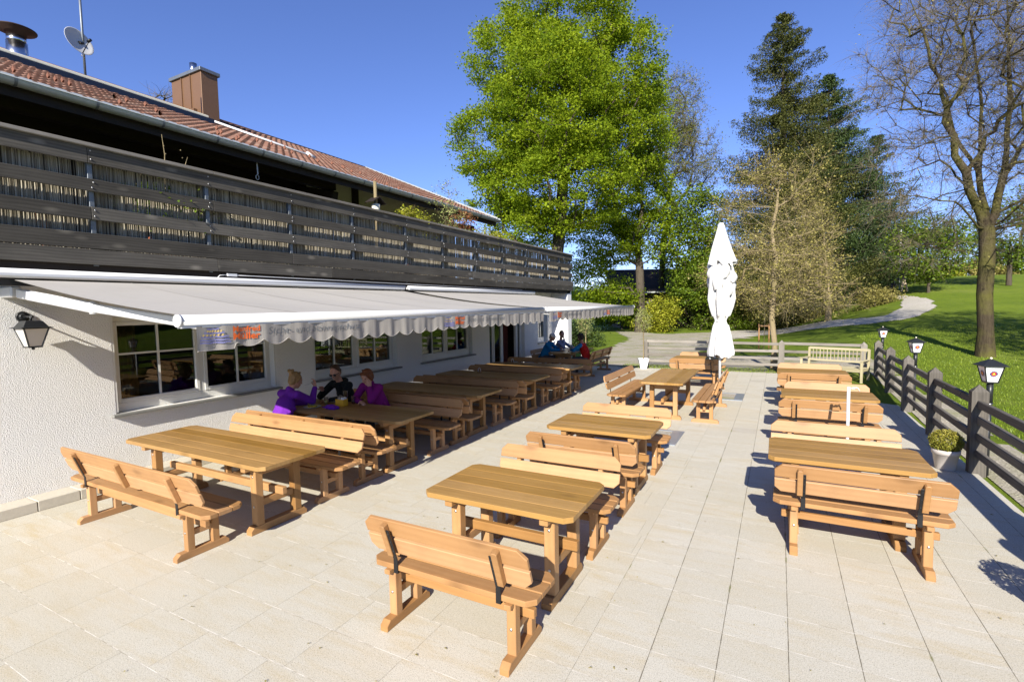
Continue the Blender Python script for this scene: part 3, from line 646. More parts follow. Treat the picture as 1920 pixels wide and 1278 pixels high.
tree('maple_tree', 'leafy tree beyond the right edge that throws its shade over the lawn', 'tree', (12.8, 10.6, -.04), [(12.8, 10.6, 2), (12.7, 10.7, 5)], OT, 420, .3, 'maple', 16000, .16, 'bark', G_T, cl=.55, puff=.8)
SG = [(8.62,42.3,5.2,1.93,1.76),(7.67,41.88,6.3,1.23,1.05),(9.22,42.72,6.6,1.40,1.05)]
tree('small_round_tree', 'small round green tree alone on the rise, left of the old mossy trunk', 'tree', (8.67, 42.08, th(8.67, 42.08)), [(8.67, 42.1, 3.9)], SG, 300, .075, 'shrub', 11000, .14, 'bark', G_T, cl=.4, puff=.8)
SB = [(-32.4, 17.8, 14.0, 1.3, 1.2)]
tree('bare_tree', 'little bare tree top showing above the tiled roof left of the brown chimney', 'tree', (-32.6, 17.7, -.04), [(-32.6, 17.7, 6), (-32.5, 17.8, 11.5)], SB, 60, .2, None, 0, .1, 'bark', G_T, twk=9, twL=.9, tww=.012)
G_S = 'shrubs beyond the gravel yard'
def shrub(name, label, c, lob, n, mat, size=.15, nt_=90, group=G_S, **k):
    z0 = th(c[0], c[1]); L = [(c[0]+a, c[1]+b_, z0+z, rh, rv) for a, b_, z, rh, rv in lob]
    return tree(name, label, 'shrub', (c[0], c[1], z0), [(c[0], c[1], z0+.25)], L, nt_, .06, mat, n, size, 'bark', group, seg=.5, cl=.35, puff=.7, flat=.9, **k)
shrub('forsythia_shrub', 'yellow green arching bush on the yard edge right of the awning tip', (-8.8, 42.8), [(0, 0, 1.2, 1.5, 1.3), (.5, .1, 1.9, 1.2, .9), (-.9, .1, .8, 1.2, .8)], 9000, 'yellowshrub', .13)
shrub('hazel_shrub', 'big green leafy bush covering the barn front left of the parasol', (-6.0, 46.6), [(0, 0, 3.9, 2.6, 1.9), (1.6, .5, 3.0, 1.9, 1.6), (-1.2, 0, 2.9, 1.7, 1.4), (2.6, .6, 4.2, 1.5, 1.3), (.3, .2, 5.0, 1.6, 1.0)], 15000, 'shrub', .17, 170, up=.6)
shrub('hazel_shrub', 'loose green bush between the awning tip and the dark barn gable', (-13.0, 46.5), [(0, 0, 2.3, 1.7, 1.6), (-1.6, .3, 1.7, 1.6, 1.4), (.9, .2, 1.4, 1.3, 1.2)], 9000, 'maple', .17)
shrub('undergrowth_shrub', 'low thicket of pale green leaves along the foot of the barn wall', (-3.8, 47.5), [(0, 0, .8, 2.0, .8), (-2.6, -.3, .7, 1.6, .7), (2.4, .2, 1.2, 1.8, 1.1), (-.6, .2, 2.2, 1.5, 1.3)], 8000, 'shrub', .13, 120)
shrub('undergrowth_shrub', 'olive thicket under the half bare tree right of the parasol, above the path', (.4, 47.0), [(0, 0, 1.4, 2.4, 1.3), (2.6, .3, 1.2, 1.9, 1.1), (-1.7, 0, 2.3, 1.7, 1.7)], 9000, 'olivebud', .13, 150)
shrub('dark_shrub', 'dark green bush at the building corner behind the small potted tree', (-10.0, 27.0), [(0, 0, .7, 1.2, .6), (.8, .3, .45, .7, .4), (-1.3, .3, .9, 1.2, .9)], 7000, 'fir', .10)
shrub('laurel_shrub', 'rounded olive bush on the grass bank beside the bend of the path', (5.6, 40.6), [(0, 0, .5, 1.1, .6), (.8, .6, .4, .8, .5)], 3500, 'olivebud', .09, 60)
for i, (x, y, h, t_, lb) in enumerate(((10.4, 74, 1.9, 'shrub', 'green hedge bush on the crest left of the small round tree'), (14.5, 76, 1.6, 'yellowshrub', 'yellowish hedge bush on the crest right of the small round tree'), (19.5, 79, 1.5, 'olivebud', 'olive hedge bush on the crest left of the mossy trunk'), (24.5, 81, 2.2, 'shrub', 'green hedge bush on the crest right of the mossy trunk'), (30, 84, 2.6, 'shrub', 'large hedge bush on the crest at the right edge'))):
    shrub('hedge_bush', lb, (x, y), [(0, 0, h*.7, 3.0, h), (2.4, .3, h*.5, 2.2, h*.8), (-2.4, 0, h*.6, 2.2, h*.8)], 5000, t_, .26, 90, 'hedge bushes on the crest')
tree('far_tree', 'distant green tree at the right edge behind the mossy trunk', 'tree', (13.6, 45.5, th(13.6, 45.5)), [(13.6, 45.5, 5)], [(13.6, 45.5, 6.6, 2.2, 1.9), (12.3, 45.3, 5.4, 1.4, 1.2), (14.6, 45.6, 8.3, 1.6, 1.4)], 300, .12, 'shrub', 8000, .13, 'bark', G_T, cl=.4, puff=.8, twk=5, twL=.7, tww=.008)
# belt of trees off to the right (stands beyond the lawn, mirrored in the windows)
n = 26000; xx = RNG.uniform(34, 46, n); yy = RNG.uniform(-40, 26, n); hh = 7+2.5*np.sin(yy*.55)+2*np.sin(yy*1.3+1)
zz = TH(xx, yy)+hh*RNG.random(n)**.7; tag(fastmesh('woodland', leaves(np.stack([xx, yy, zz], 1), .75, .3), 4, 'shrub', None, RNG.random(n)**1.5), 'green belt of woodland beyond the lawn, mirrored in the window panes', 'woodland', kind='stuff')
# far wooded ridge on the horizon
b = MB(); pts = []
xs = np.linspace(-500, 900, 150)
rows = []
for f in (0, .5, 1):
    rows.append([(x, 900+60*math.sin(x*.01), (-2 if f == 0 else (f*(14+6*math.sin(x*.013)+4*math.sin(x*.041+1)+2*random.random()))*2.2)) for x in xs])
rows = [[(x, y+160*(i/2), z) for (x, y, z) in r_] for i, r_ in enumerate(rows)]
b.grid(rows, True, .5); M['farwood'] = plain('far_wooded_hills', (.045, .075, .05), .95, 0, .1, .3, .02)
tag(b.build('hills', 'farwood'), kind='structure')

# ---------------------------------------------------------------- barn
r = empty('barn', (-14.0, 49.6, -.04), math.atan2(56.1-49.4, -.9+13.9))
mb = MB()
for i in range(62):
    x = .12+i*.235; mb.box((x, 0, 2.0), (.225, .04, 4.0+.1*random.random()))
for i in range(30):
    mb.box((0.0, .12+i*.235, 2.2), (.04, .225, 4.4))
mb.build('wall', 'barnwood', r)
mb = MB(); mb.prism([(-1.0, 0), (15.5, 0), (15.5, 5.4), (-1.0, 5.4)], .16, Matrix.Translation((0, -1.0, 3.55)) @ Matrix.Rotation(math.radians(27), 4, 'X'), rid=.5)
M['barnroof'] = plain('dark_barn_roof', (.045, .036, .032), .9, 0, .2, .35, 4)
rf = mb.build('roof', 'barnroof', r); mb = MB(); mb.beam((-1.0, -1.05, 3.5), (15.5, -1.05, 3.5), .12, .14, rid=.3); mb.build('gutter', 'zinc', rf)
mb = MB(); x0 = 2.4
for a_, b_ in (((x0-.35, -.05, 1.6), (x0+.35, -.05, 1.6)), ((x0-.35, -.05, 2.5), (x0+.35, -.05, 2.5)), ((x0-.35, -.05, 1.6), (x0-.35, -.05, 2.5)), ((x0+.35, -.05, 1.6), (x0+.35, -.05, 2.5)), ((x0, -.05, 1.6), (x0, -.05, 2.5)), ((x0-.35, -.05, 2.05), (x0+.35, -.05, 2.05))): mb.beam(a_, b_, .06, .06, up=(0, 1, 0))
wf = mb.build('window', 'white', r); mb = MB(); mb.box((x0, -.03, 2.05), (.66, .02, .86)); mb.build('pane', 'glass', wf)
tag(r, 'dark timber barn with overhanging roof and small white window behind the bushes', 'barn')

# ================================================================ BUILDING
WX = -7.8
B = empty('guesthouse_building', (WX, 8, 0)); tag(B, 'long white roughcast guesthouse with weathered timber balcony and red tiled roof', 'building')
class PB:      # builds in world coordinates, then parents under B keeping place
    pass
def bpart(mb, name, mat, parent=None):
    o = mb.build(name, mat); p = parent or B; o.parent = p
    o.matrix_parent_inverse = world_of(p).inverted(); return o
def world_of(p):
    m = Matrix.Translation(p.location) @ p.rotation_euler.to_matrix().to_4x4()
    m = p.matrix_parent_inverse @ m
    return world_of(p.parent) @ m if p.parent else m
wins = [(3.36, 5.80, .92, 2.22), (6.62, 9.00, .92, 2.22), (9.88, 12.24, .92, 2.22), (16.70, 17.62, .92, 2.22)]
doors = [(13.2, 15.6, .12, 2.30)]
ops = sorted(wins+doors)
mb = MB(); TH_ = .34; xc = WX-TH_/2; y0 = -6.0
def wbox(ya, yb, za, zb): mb.box((xc, (ya+yb)/2, (za+zb)/2), (TH_, yb-ya, zb-za), rid=.5)
for (a, b_, za, zb) in ops:
    wbox(y0, a, 0, 2.86); wbox(a, b_, zb, 2.86)
    if za > .15: wbox(a, b_, 0, za)
    y0 = b_
wbox(y0, 18.4, 0, 2.86)
bpart(mb, 'wall', 'plaster')
mb = MB(); mb.box((-7.45-.02, 18.2, 1.43), (.66, .38, 2.86), rid=.5); mb.box((-12.0, 18.25, 1.43), (8.0, .28, 2.86), rid=.5); bpart(mb, 'pier_wall', 'white_wall')
mb = MB()
for i in range(62):
    yy = -6+i*.4+.2
    if yy < 17.9: mb.box((-7.65, yy, .06), (.296, .394, .12), ch=.006)
o = bpart(mb, 'plinth_kerb', 'concrete')
# windows
def window(idx, ya, yb, za, zb, two=True):
    mb = MB(); x = WX-.16; d = .075
    fw = .07
    def fr(a, b_, c, dd, xx=x, t=d): mb.box((xx, (a+b_)/2, (c+dd)/2), (t, b_-a, dd-c), ch=.006)
    fr(ya, ya+fw, za, zb); fr(yb-fw, yb, za, zb); fr(ya+fw, yb-fw, za, za+fw+.05); fr(ya+fw, yb-fw, zb-fw, zb)
    for (a, b_) in ((ya, ya+.03), (yb-.03, yb)): mb.box((WX-.062, (a+b_)/2, (za+zb)/2+.01), (.118, .03, zb-za-.02))
    W_ = empty('window', (x, (ya+yb)/2, za)); W_.parent = B; W_.matrix_parent_inverse = world_of(B).inverted()
    bpart(mb, 'frame', 'pvc', W_)
    ym = (ya+yb)/2-.12 if two else None
    sash = [(ya+fw, (ya+yb)/2-.035), ((ya+yb)/2+.035, yb-fw)] if two else [(ya+fw, yb-fw)]
    if two:
        mb = MB(); mb.box((x+.002, (ya+yb)/2, (za+zb)/2+.02), (d, .07, zb-za-.2), ch=.004); bpart(mb, 'centre_post', 'pvc', W_)
    for a, b_ in sash:
        mb = MB(); s = .055; xx = x+.018; c, dd = za+fw+.05, zb-fw
        fr(a, a+s, c, dd, xx, .06); fr(b_-s, b_, c, dd, xx, .06); fr(a+s, b_-s, c, c+s, xx, .06); fr(a+s, b_-s, dd-s, dd, xx, .06)
        mb.box((xx, (a+b_)/2, (c+dd)/2), (.034, .026, dd-c-2*s)); zt = c+(dd-c)*.60
        mb.box((xx+.003, (a+b_)/2, zt), (.030, b_-a-2*s, .026)); bpart(mb, 'sash', 'pvc', W_)
        mb = MB(); mb.box((x+.012, (a+b_)/2, (c+dd)/2), (.006, b_-a-.06, dd-c-.06)); bpart(mb, 'pane', 'glass', W_)
    mb = MB(); mb.box((WX-.05, (ya+yb)/2, za-.018), (.26, yb-ya+.12, .035), ch=.004); bpart(mb, 'sill', 'sill', W_)
    mb = MB()
    for (c0, wdt, mt) in ((ya+.16, .28, 0), (yb-.3, .5, 1)):
        pts = [[(x-.14-.03*math.sin((c0+wdt*i/24)*70)-.01*random.random(), c0+wdt*i/24, z) for z in (za+.1, (za+zb)/2, zb-.05)] for i in range(25)]
        mb.grid(pts, True)
    bpart(mb, 'curtain', 'curtain_y' if idx == 0 else 'curtain', W_)
    return W_
for i, (a, b_, za, zb) in enumerate(wins): window(i, a, b_, za, zb, i < 3)
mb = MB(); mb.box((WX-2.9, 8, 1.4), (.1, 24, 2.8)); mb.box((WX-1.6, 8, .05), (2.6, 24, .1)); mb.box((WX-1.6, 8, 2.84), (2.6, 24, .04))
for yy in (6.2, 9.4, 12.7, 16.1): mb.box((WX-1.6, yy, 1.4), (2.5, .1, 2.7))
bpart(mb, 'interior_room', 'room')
# garden door
D_ = empty('garden_door', (WX-.16, 14.4, .12)); D_.parent = B; D_.matrix_parent_inverse = world_of(B).inverted()
mb = MB(); ya, yb, za, zb = doors[0]; x = WX-.16
for yy in (ya+.04, 14.22, 15.2, yb-.04): mb.box((x, yy, (za+zb)/2), (.08, .08, zb-za), ch=.005)
mb.box((x, (ya+yb)/2, zb-.04), (.075, yb-ya, .08), ch=.005); bpart(mb, 'frame', 'pvc', D_)
for a, b_ in ((ya+.09, 13.62), (13.66, 14.17), (15.25, yb-.09)):
    mb = MB()
    for q in (a+.025, b_-.025): mb.box((x+.01, q, (za+zb)/2), (.06, .05, zb-za-.1), ch=.004)
    mb.box((x+.01, (a+b_)/2, za+.1), (.058, b_-a-.1, .18)); mb.box((x+.01, (a+b_)/2, zb-.12), (.058, b_-a-.1, .06)); bpart(mb, 'door_leaf', 'pvc', D_)
mb = MB()
for a, b_ in ((ya+.12, 13.6), (13.69, 14.14), (15.28, yb-.12)): mb.box((x+.005, (a+b_)/2, (za+zb)/2), (.006, b_-a, zb-za-.2))
bpart(mb, 'pane', 'glass', D_)
mb = MB(); mb.grid([[(x-.2-.04*math.sin(yy*60), yy, z) for z in (.15, 1.2, 2.25)] for yy in np.linspace(14.35, 14.95, 40)], True); bpart(mb, 'curtain', 'curtain', D_)

# balcony -------------------------------------------------------
BX = -7.1; YE = 18.4; YS = 1.65
mb = MB()
levels = [(4.007, 4.187), (3.685, 3.827), (3.357, 3.505), (3.020, 3.199), (2.836, 3.011)]
random.seed(21)
for k, (za, zb) in enumerate(levels):
    y = YS; joint = [2.95, 8.6, 13.7, 18.4] if k in (0, 2) else [4.4, 9.8, 15.3, 18.4]
    if k == 3: joint = [5.68, 11.2, 16.4, 18.45]
    if k == 4: joint = [4.42, 6.5, 12.4, 18.45]
    for j in joint:
        a, e = y+.002, j-.002
        mb.beam((BX, a, (za+zb)/2), (BX, e, (za+zb)/2+random.uniform(-.003, .003)), .032, zb-za, ch=.004, up=(0, 0, 1)); y = j
balc = bpart(mb, 'balcony_railing', 'old')
mb = MB()
for a, e in ((YS, 4.4), (4.404, 9.8), (9.804, 15.2), (15.204, 18.44)): mb.beam((BX-.015, a, 4.208), (BX-.015, e, 4.208), .14, .040, ch=.004)
bpart(mb, 'top_cap', 'oldl', balc)
for yy in (1.72, 2.98, 4.34, 5.70, 7.07, 8.6, 9.95, 11.4, 12.9, 14.4, 15.9, 17.2, 18.3):
    mb = MB(); mb.box((BX-.055, yy, 3.5), (.055, .05, 1.36), ch=.003); bpart(mb, 'post', 'galv', balc)
mb = MB()
for yy in (2.98, 4.34, 5.70, 7.07, 8.6, 9.95, 11.4, 12.9, 14.4):
    for (za, zb) in levels[:3]:
        for zz in (za+.04, zb-.04): mb.ball((BX+.018, yy+random.uniform(-.01, .01), zz), .010, 8)
bpart(mb, 'coach_bolt', 'steel', balc)
# reed mat behind the boards
n = 3600; yy = np.sort(RNG.uniform(1.7, 18.3, n)); V = []; rr = []
for k in range(n):
    wd = RNG.uniform(.0045, .008); top = 4.03+RNG.uniform(-.02, .02)-(RNG.random() < .18)*RNG.uniform(0, .5); bot = 3.0+RNG.uniform(0, .05)
    y = yy[k]; l = RNG.normal()*.012; x = BX-.10+RNG.uniform(-.008, .008)
    for (dx1, dy1, dx2, dy2) in ((0, -wd, .006, 0), (.006, 0, 0, wd)):
        V += [(x+dx1, y+dy1, bot), (x+dx2, y+dy2, bot), (x+dx2, y+dy2+l, top), (x+dx1, y+dy1+l, top)]; rr.append(RNG.random())
o = fastmesh('reed_screen', np.array(V), 4, 'reed', None, rr); o.parent = balc; o.matrix_parent_inverse = world_of(balc).inverted()
mb = MB()
for z in (3.1, 3.45, 3.8): mb.tube([(BX-.09, 1.7, z), (BX-.09, 18.3, z)], .0022, 4)
bpart(mb, 'mat_wire', 'black', balc)
# balcony floor / soffit
mb = MB(); mb.box((-8.5, 10.03, 2.92), (2.72, 16.7, .10), rid=.2); mb.box((-7.5, 10.03, 2.835), (.6, 16.6, .06), rid=.2); mb.box((-7.22, 10.03, 2.80), (.16, 16.55, .13), rid=.2)
bpart(mb, 'balcony_deck', 'darkwood')
# upper storey
mb = MB(); mb.box((-9.95, 1.2, 4.25), (.2, 14.6, 2.7), rid=.4); bpart(mb, 'upper_timber_wall', 'darkwood')
mb = MB(); mb.box((-9.5, 11.05, 4.3), (.3, 5.3, 2.6), rid=.5); mb.prism([(-9.4, 2.9), (-9.4, 5.42), (-14.0, 7.3), (-19, 5.2), (-20, 2.9)], .3, Matrix(((1, 0, 0, 0), (0, 0, 1, 13.56), (0, 1, 0, 0), (0, 0, 0, 1))), .002, .5)
mb.box((-9.72, 8.38, 4.25), (.5, .04, 2.5), rid=.5)
bpart(mb, 'upper_wall', 'smoothwall')
mb = MB(); mb.box((-9.3, 9.35, 4.2), (.12, .14, 2.2), ch=.01)
for yy in (8.2, 13.9): mb.beam((-10.2, yy, 5.1), (-8.75, yy, 4.78), .16, .2)
mb.beam((-9.6, -6, 5.32), (-9.6, 14.4, 5.32), .18, .2); mb.beam((-8.9, -6, 5.02), (-8.9, 8.3, 5.02), .16, .18)
bpart(mb, 'purlin', 'darkwood')
# roof
SL = .436; ex, ez, rx = -8.30, 5.12, -14.0
def rz_(x): return ez+SL*(ex-x)
mb = MB(); ang = math.atan(SL)
P = [(ex+.04, rz_(ex+.04)-.06), (rx, rz_(rx)-.06), (rx-5.7, rz_(rx)-5.7*SL-.06), (rx-5.7, rz_(rx)-5.7*SL-.2), (rx, rz_(rx)-.22), (ex+.04, rz_(ex+.04)-.2)]
vs = [(x, y, z) for y in (-6, 14.55) for x, z in P]; k = len(P)
mb.add(vs, [tuple(range(k)), tuple(range(2*k-1, k-1, -1))]+[(i, i+k, (i+1) % k+k, (i+1) % k) for i in range(k)], rid=.3)
roof = bpart(mb, 'roof', 'darkwood')
# pantiles: rows x wave profile
rows = 26; pitch = (ex-rx)/rows; per = .17; ny_ = int((14.6+1.5)/per*8); ys = np.linspace(-1.5, 14.6, ny_+1)
ph = (ys/per) % 1.0
prof = np.where(ph < .62, .034*np.sin(np.pi*ph/.62), -.008*np.sin(np.pi*(ph-.62)/.38))
V = []; rid = []
rr_ = RNG.random((rows, ny_//8+2))
for r_ in range(rows):
    xa = ex+.06-r_*pitch; xb = xa-pitch-.02
    za, zb = rz_(xa)+.045, rz_(xb)+.004
    A = np.stack([np.full_like(ys, xa), ys, za+prof], 1); Bq = np.stack([np.full_like(ys, xb), ys, zb+prof], 1); Cq = A.copy(); Cq[:, 2] -= .042; Cq[:, 0] += .002
    q = np.stack([A[:-1], A[1:], Bq[1:], Bq[:-1]], 1); q2 = np.stack([Cq[:-1], Cq[1:], A[1:], A[:-1]], 1)
    ti = (np.floor((ys[:-1]+1.5)/per)).astype(int)
    V += [q, q2]; rid += [rr_[r_, ti], rr_[r_, ti]]
o = fastmesh('tile_cladding', np.concatenate(V).reshape(-1, 3), 4, 'tiles', None, np.concatenate(rid)); o.parent = roof; o.matrix_parent_inverse = world_of(roof).inverted()
for k in range(34):
    mb = MB(); y = random.uniform(2.2, 10); r_ = random.randint(0, 8); 
    x = ex-r_*pitch-.05; yq = (round(y/per)+.3)*per; mb.box((x-.03, yq, rz_(x)+.11), (.06, .022, .065), ry=-.5); bpart(mb, 'snow_stop', 'hot_tile', roof)
mb = MB(); mb.tube([(rx, -2, rz_(rx)-.01), (rx, 14.6, rz_(rx)-.01)], .09, 10); bpart(mb, 'ridge_cap', 'tiles', roof)
mb = MB(); mb.beam((ex+.05, 14.63, rz_(ex)+.04), (rx, 14.63, rz_(rx)+.04), .03, .10, rid=.5); bpart(mb, 'verge_board', 'zinc', roof)
# gutter : half round with brackets
mb = MB(); gxx, gzz, gr = ex+.12, ez-.03, .075; ysg = np.linspace(-4, 14.6, 30)
prof_ = [(gxx+gr*math.cos(a), gzz+gr*math.sin(a)) for a in np.linspace(0, -PI, 11)]
mb.grid([[(px_, y, pz) for px_, pz in prof_] for y in ysg], True)
mb.grid([[(px_, y, pz) for px_, pz in [(gxx+(gr-.006)*math.cos(a), gzz+(gr-.006)*math.sin(a)) for a in np.linspace(-PI, 0, 11)]] for y in ysg], True)
mb.tube([(gxx+gr, -4, gzz+.004), (gxx+gr, 14.6, gzz+.004)], .009, 6); mb.tube([(gxx, 14.59, gzz-.001), (gxx, 14.61, gzz-.001)], gr, 14)
gut = bpart(mb, 'gutter', 'zinc', roof)
mb = MB()
for y in np.arange(1.9, 14.5, .82):
    mb.grid([[(gxx+(gr+.006)*math.cos(a), y+dy, gzz+(gr+.006)*math.sin(a)) for a in np.linspace(.25, -PI, 12)] for dy in (-.016, .016)], False)
bpart(mb, 'gutter_bracket', 'galv', gut)
mb = MB(); mb.box((ex+.02, 5, ez-.05), (.03, 19.2, .17), rid=.4); mb.add([(ex+.03, -4, ez+.06), (ex+.10, -4, ez+.01), (ex+.10, 14.5, ez+.01), (ex+.03, 14.5, ez+.06)], [(0, 1, 2, 3)], rid=.4); bpart(mb, 'eave_flashing', 'zinc', roof)
# solar panel row
mb = MB(); sx = -11.3; sy0, sy1 = -1.0, 7.15
def plank(xa, xb, off, t, y0_, y1_, m):
    m.add([(x, y, rz_(x)+off+d) for y in (y0_, y1_) for x, d in ((xa, 0), (xb, 0), (xb, t), (xa, t))], [(0, 1, 2, 3), (7, 6, 5, 4), (0, 4, 5, 1), (1, 5, 6, 2), (2, 6, 7, 3), (3, 7, 4, 0)], rid=.4)
plank(sx, sx-.25, .0, .155, sy0, sy1, mb); M['panel'] = plain('dark_solar_glass', (.012, .014, .02), .15, 0, .6)
sp = bpart(mb, 'solar_collector', 'panel', roof); mb = MB(); plank(sx-.24, sx-.34, .02, .165, sy0, sy1+.02, mb); bpart(mb, 'collector_edge', 'cream', sp)
mb = MB(); mb.tube([(-11.55, 7.25, rz_(-11.55)+.10), (-10.25, 8.75, rz_(-10.25)+.09)], .026, 8); mb.tube([(-11.75, 7.3, rz_(-11.75)+.10), (-10.4, 8.85, rz_(-10.4)+.09)], .022, 8); mb.tube([(-10.25, 8.75, rz_(-10.25)+.13), (-10.2, 8.95, rz_(-10.2)+.06)], .045, 8)
bpart(mb, 'white_pipe', 'white', roof)
# chimney
mb = MB(); cy0, cy1, cx0, cx1 = 7.63, 8.05, -13.75, -12.5
mb.box(((cx0+cx1)/2, (cy0+cy1)/2, 7.45), (cx1-cx0, cy1-cy0, 1.36), ch=.006, rid=.5)
for f in (.36, .66): mb.box((cx0+(cx1-cx0)*f, cy0-.012, 7.45), (.02, .028, 1.3), rid=.5)
mb.box((cx1-.32, cy0-.045, 7.0), (.2, .08, .5), rid=.5)
ch_ = bpart(mb, 'chimney', 'chim')
mb = MB(); mb.box(((cx0+cx1)/2, (cy0+cy1)/2, 8.16), (cx1-cx0+.09, cy1-cy0+.09, .085), ch=.006); bpart(mb, 'cap_flashing', 'galv', ch_)
mb = MB(); mb.tube([(-13.15, 7.85, 8.2), (-13.15, 7.85, 8.52)], .085, 14); bpart(mb, 'flue_tube', 'chrome', ch_)
# flue pipe with rain hat
mb = MB(); mb.tube([(-11.85, 4.02, 6.5), (-11.85, 4.02, 7.02)], .145, 24); mb.tube([(-11.85, 4.02, 6.99), (-11.85, 4.02, 7.11)], .135, 20); fl = bpart(mb, 'flue_pipe', 'chrome')
mb = MB(); mb.lathe([(.125, -.06), (.15, .02), (.28, .06), (.285, .075), (.1, .12), (.001, .125)], 28, Matrix.Translation((-11.85, 4.02, 7.16))); bpart(mb, 'rain_hat', 'rust', fl)
# satellite dish on mast
r = empty('satellite_dish', (-12.0, 5.06, 6.75)); mb = MB()
mb.tube([(0, 0, 0), (0, 0, 2.2)], .022, 8); mb.tube([(0, 0, -.02), (0, 0, .12)], .035, 8); mb.build('mast', 'galv', r)
mb = MB(); Rm = Matrix.Translation((.06, -.10, .72)) @ Vector((.93, .22, .28)).to_track_quat('Z', 'Y').to_matrix().to_4x4()
n = 28; prof = [(.001, -.02), (.08, -.016), (.16, -.002), (.22, .018), (.25, .03), (.256, .028), (.22, .008), (.16, -.014), (.08, -.028), (.001, -.032)]
mb.lathe(prof, n, Rm); mb.build('reflector', 'dish', r)
mb = MB(); mb.tube([Rm @ Vector((0, -.24, .02)), Rm @ Vector((0, -.10, .26))], .009, 6); mb.tube([Rm @ Vector((0, -.10, .30)), Rm @ Vector((0, -.10, .22))], .026, 10); mb.tube([(0, 0, .74), (.05, -.08, .72)], .03, 6); mb.build('feed_arm', 'black', r)
mb = MB(); mb.tube([Rm @ Vector((0, -.24, 0)), Rm @ Vector((.02, -.26, -.05)), (.05, -.03, .5), (.02, 0, .45)], .005, 5); mb.build('cable', 'white', r)
tag(r, 'grey satellite dish on a thin mast above the solar collectors at top left', 'satellite dish')

# ---------------------------------------------------------------- awnings
def fold(y, z):
    return .006*math.sin(y*21+1.3*math.sin(y*3.1))+.003*math.sin(y*53+2)*(.3+(2.16-z)*3)+.008*math.sin(y*7.3)*(2.16-z)*4
def text_mesh(s, size, shear=0, bold=0, font_x=1.0):
    c = bpy.data.curves.new('t', 'FONT'); c.body = s; c.size = size; c.shear = shear; c.offset = bold; c.resolution_u = 3
    o = bpy.data.objects.new('t', c); COL.objects.link(o); dg = bpy.context.evaluated_depsgraph_get(); dg.update()
    me = bpy.data.meshes.new_from_object(o.evaluated_get(dg)); bpy.data.objects.remove(o); bpy.data.curves.remove(c)
    vs = [(v.co.x*font_x, v.co.y) for v in me.vertices]; fs = [tuple(p.vertices) for p in me.polygons]; bpy.data.meshes.remove(me)
    return vs, fs
def letter_on(mb, s, y, z, size, shear=0, bold=0, fx=1.0, vx=0, width=None):
    vs, fs = text_mesh(s, size, shear, bold, fx)
    if not vs: return
    mxx = max(v[0] for v in vs)
    if width: vs = [(v[0]*width/mxx, v[1]) for v in vs]
    out = [(vx+fold(y+a, z+b_)+.005, y+a, z+b_) for a, b_ in vs]; mb.add(out, fs, rid=.5)
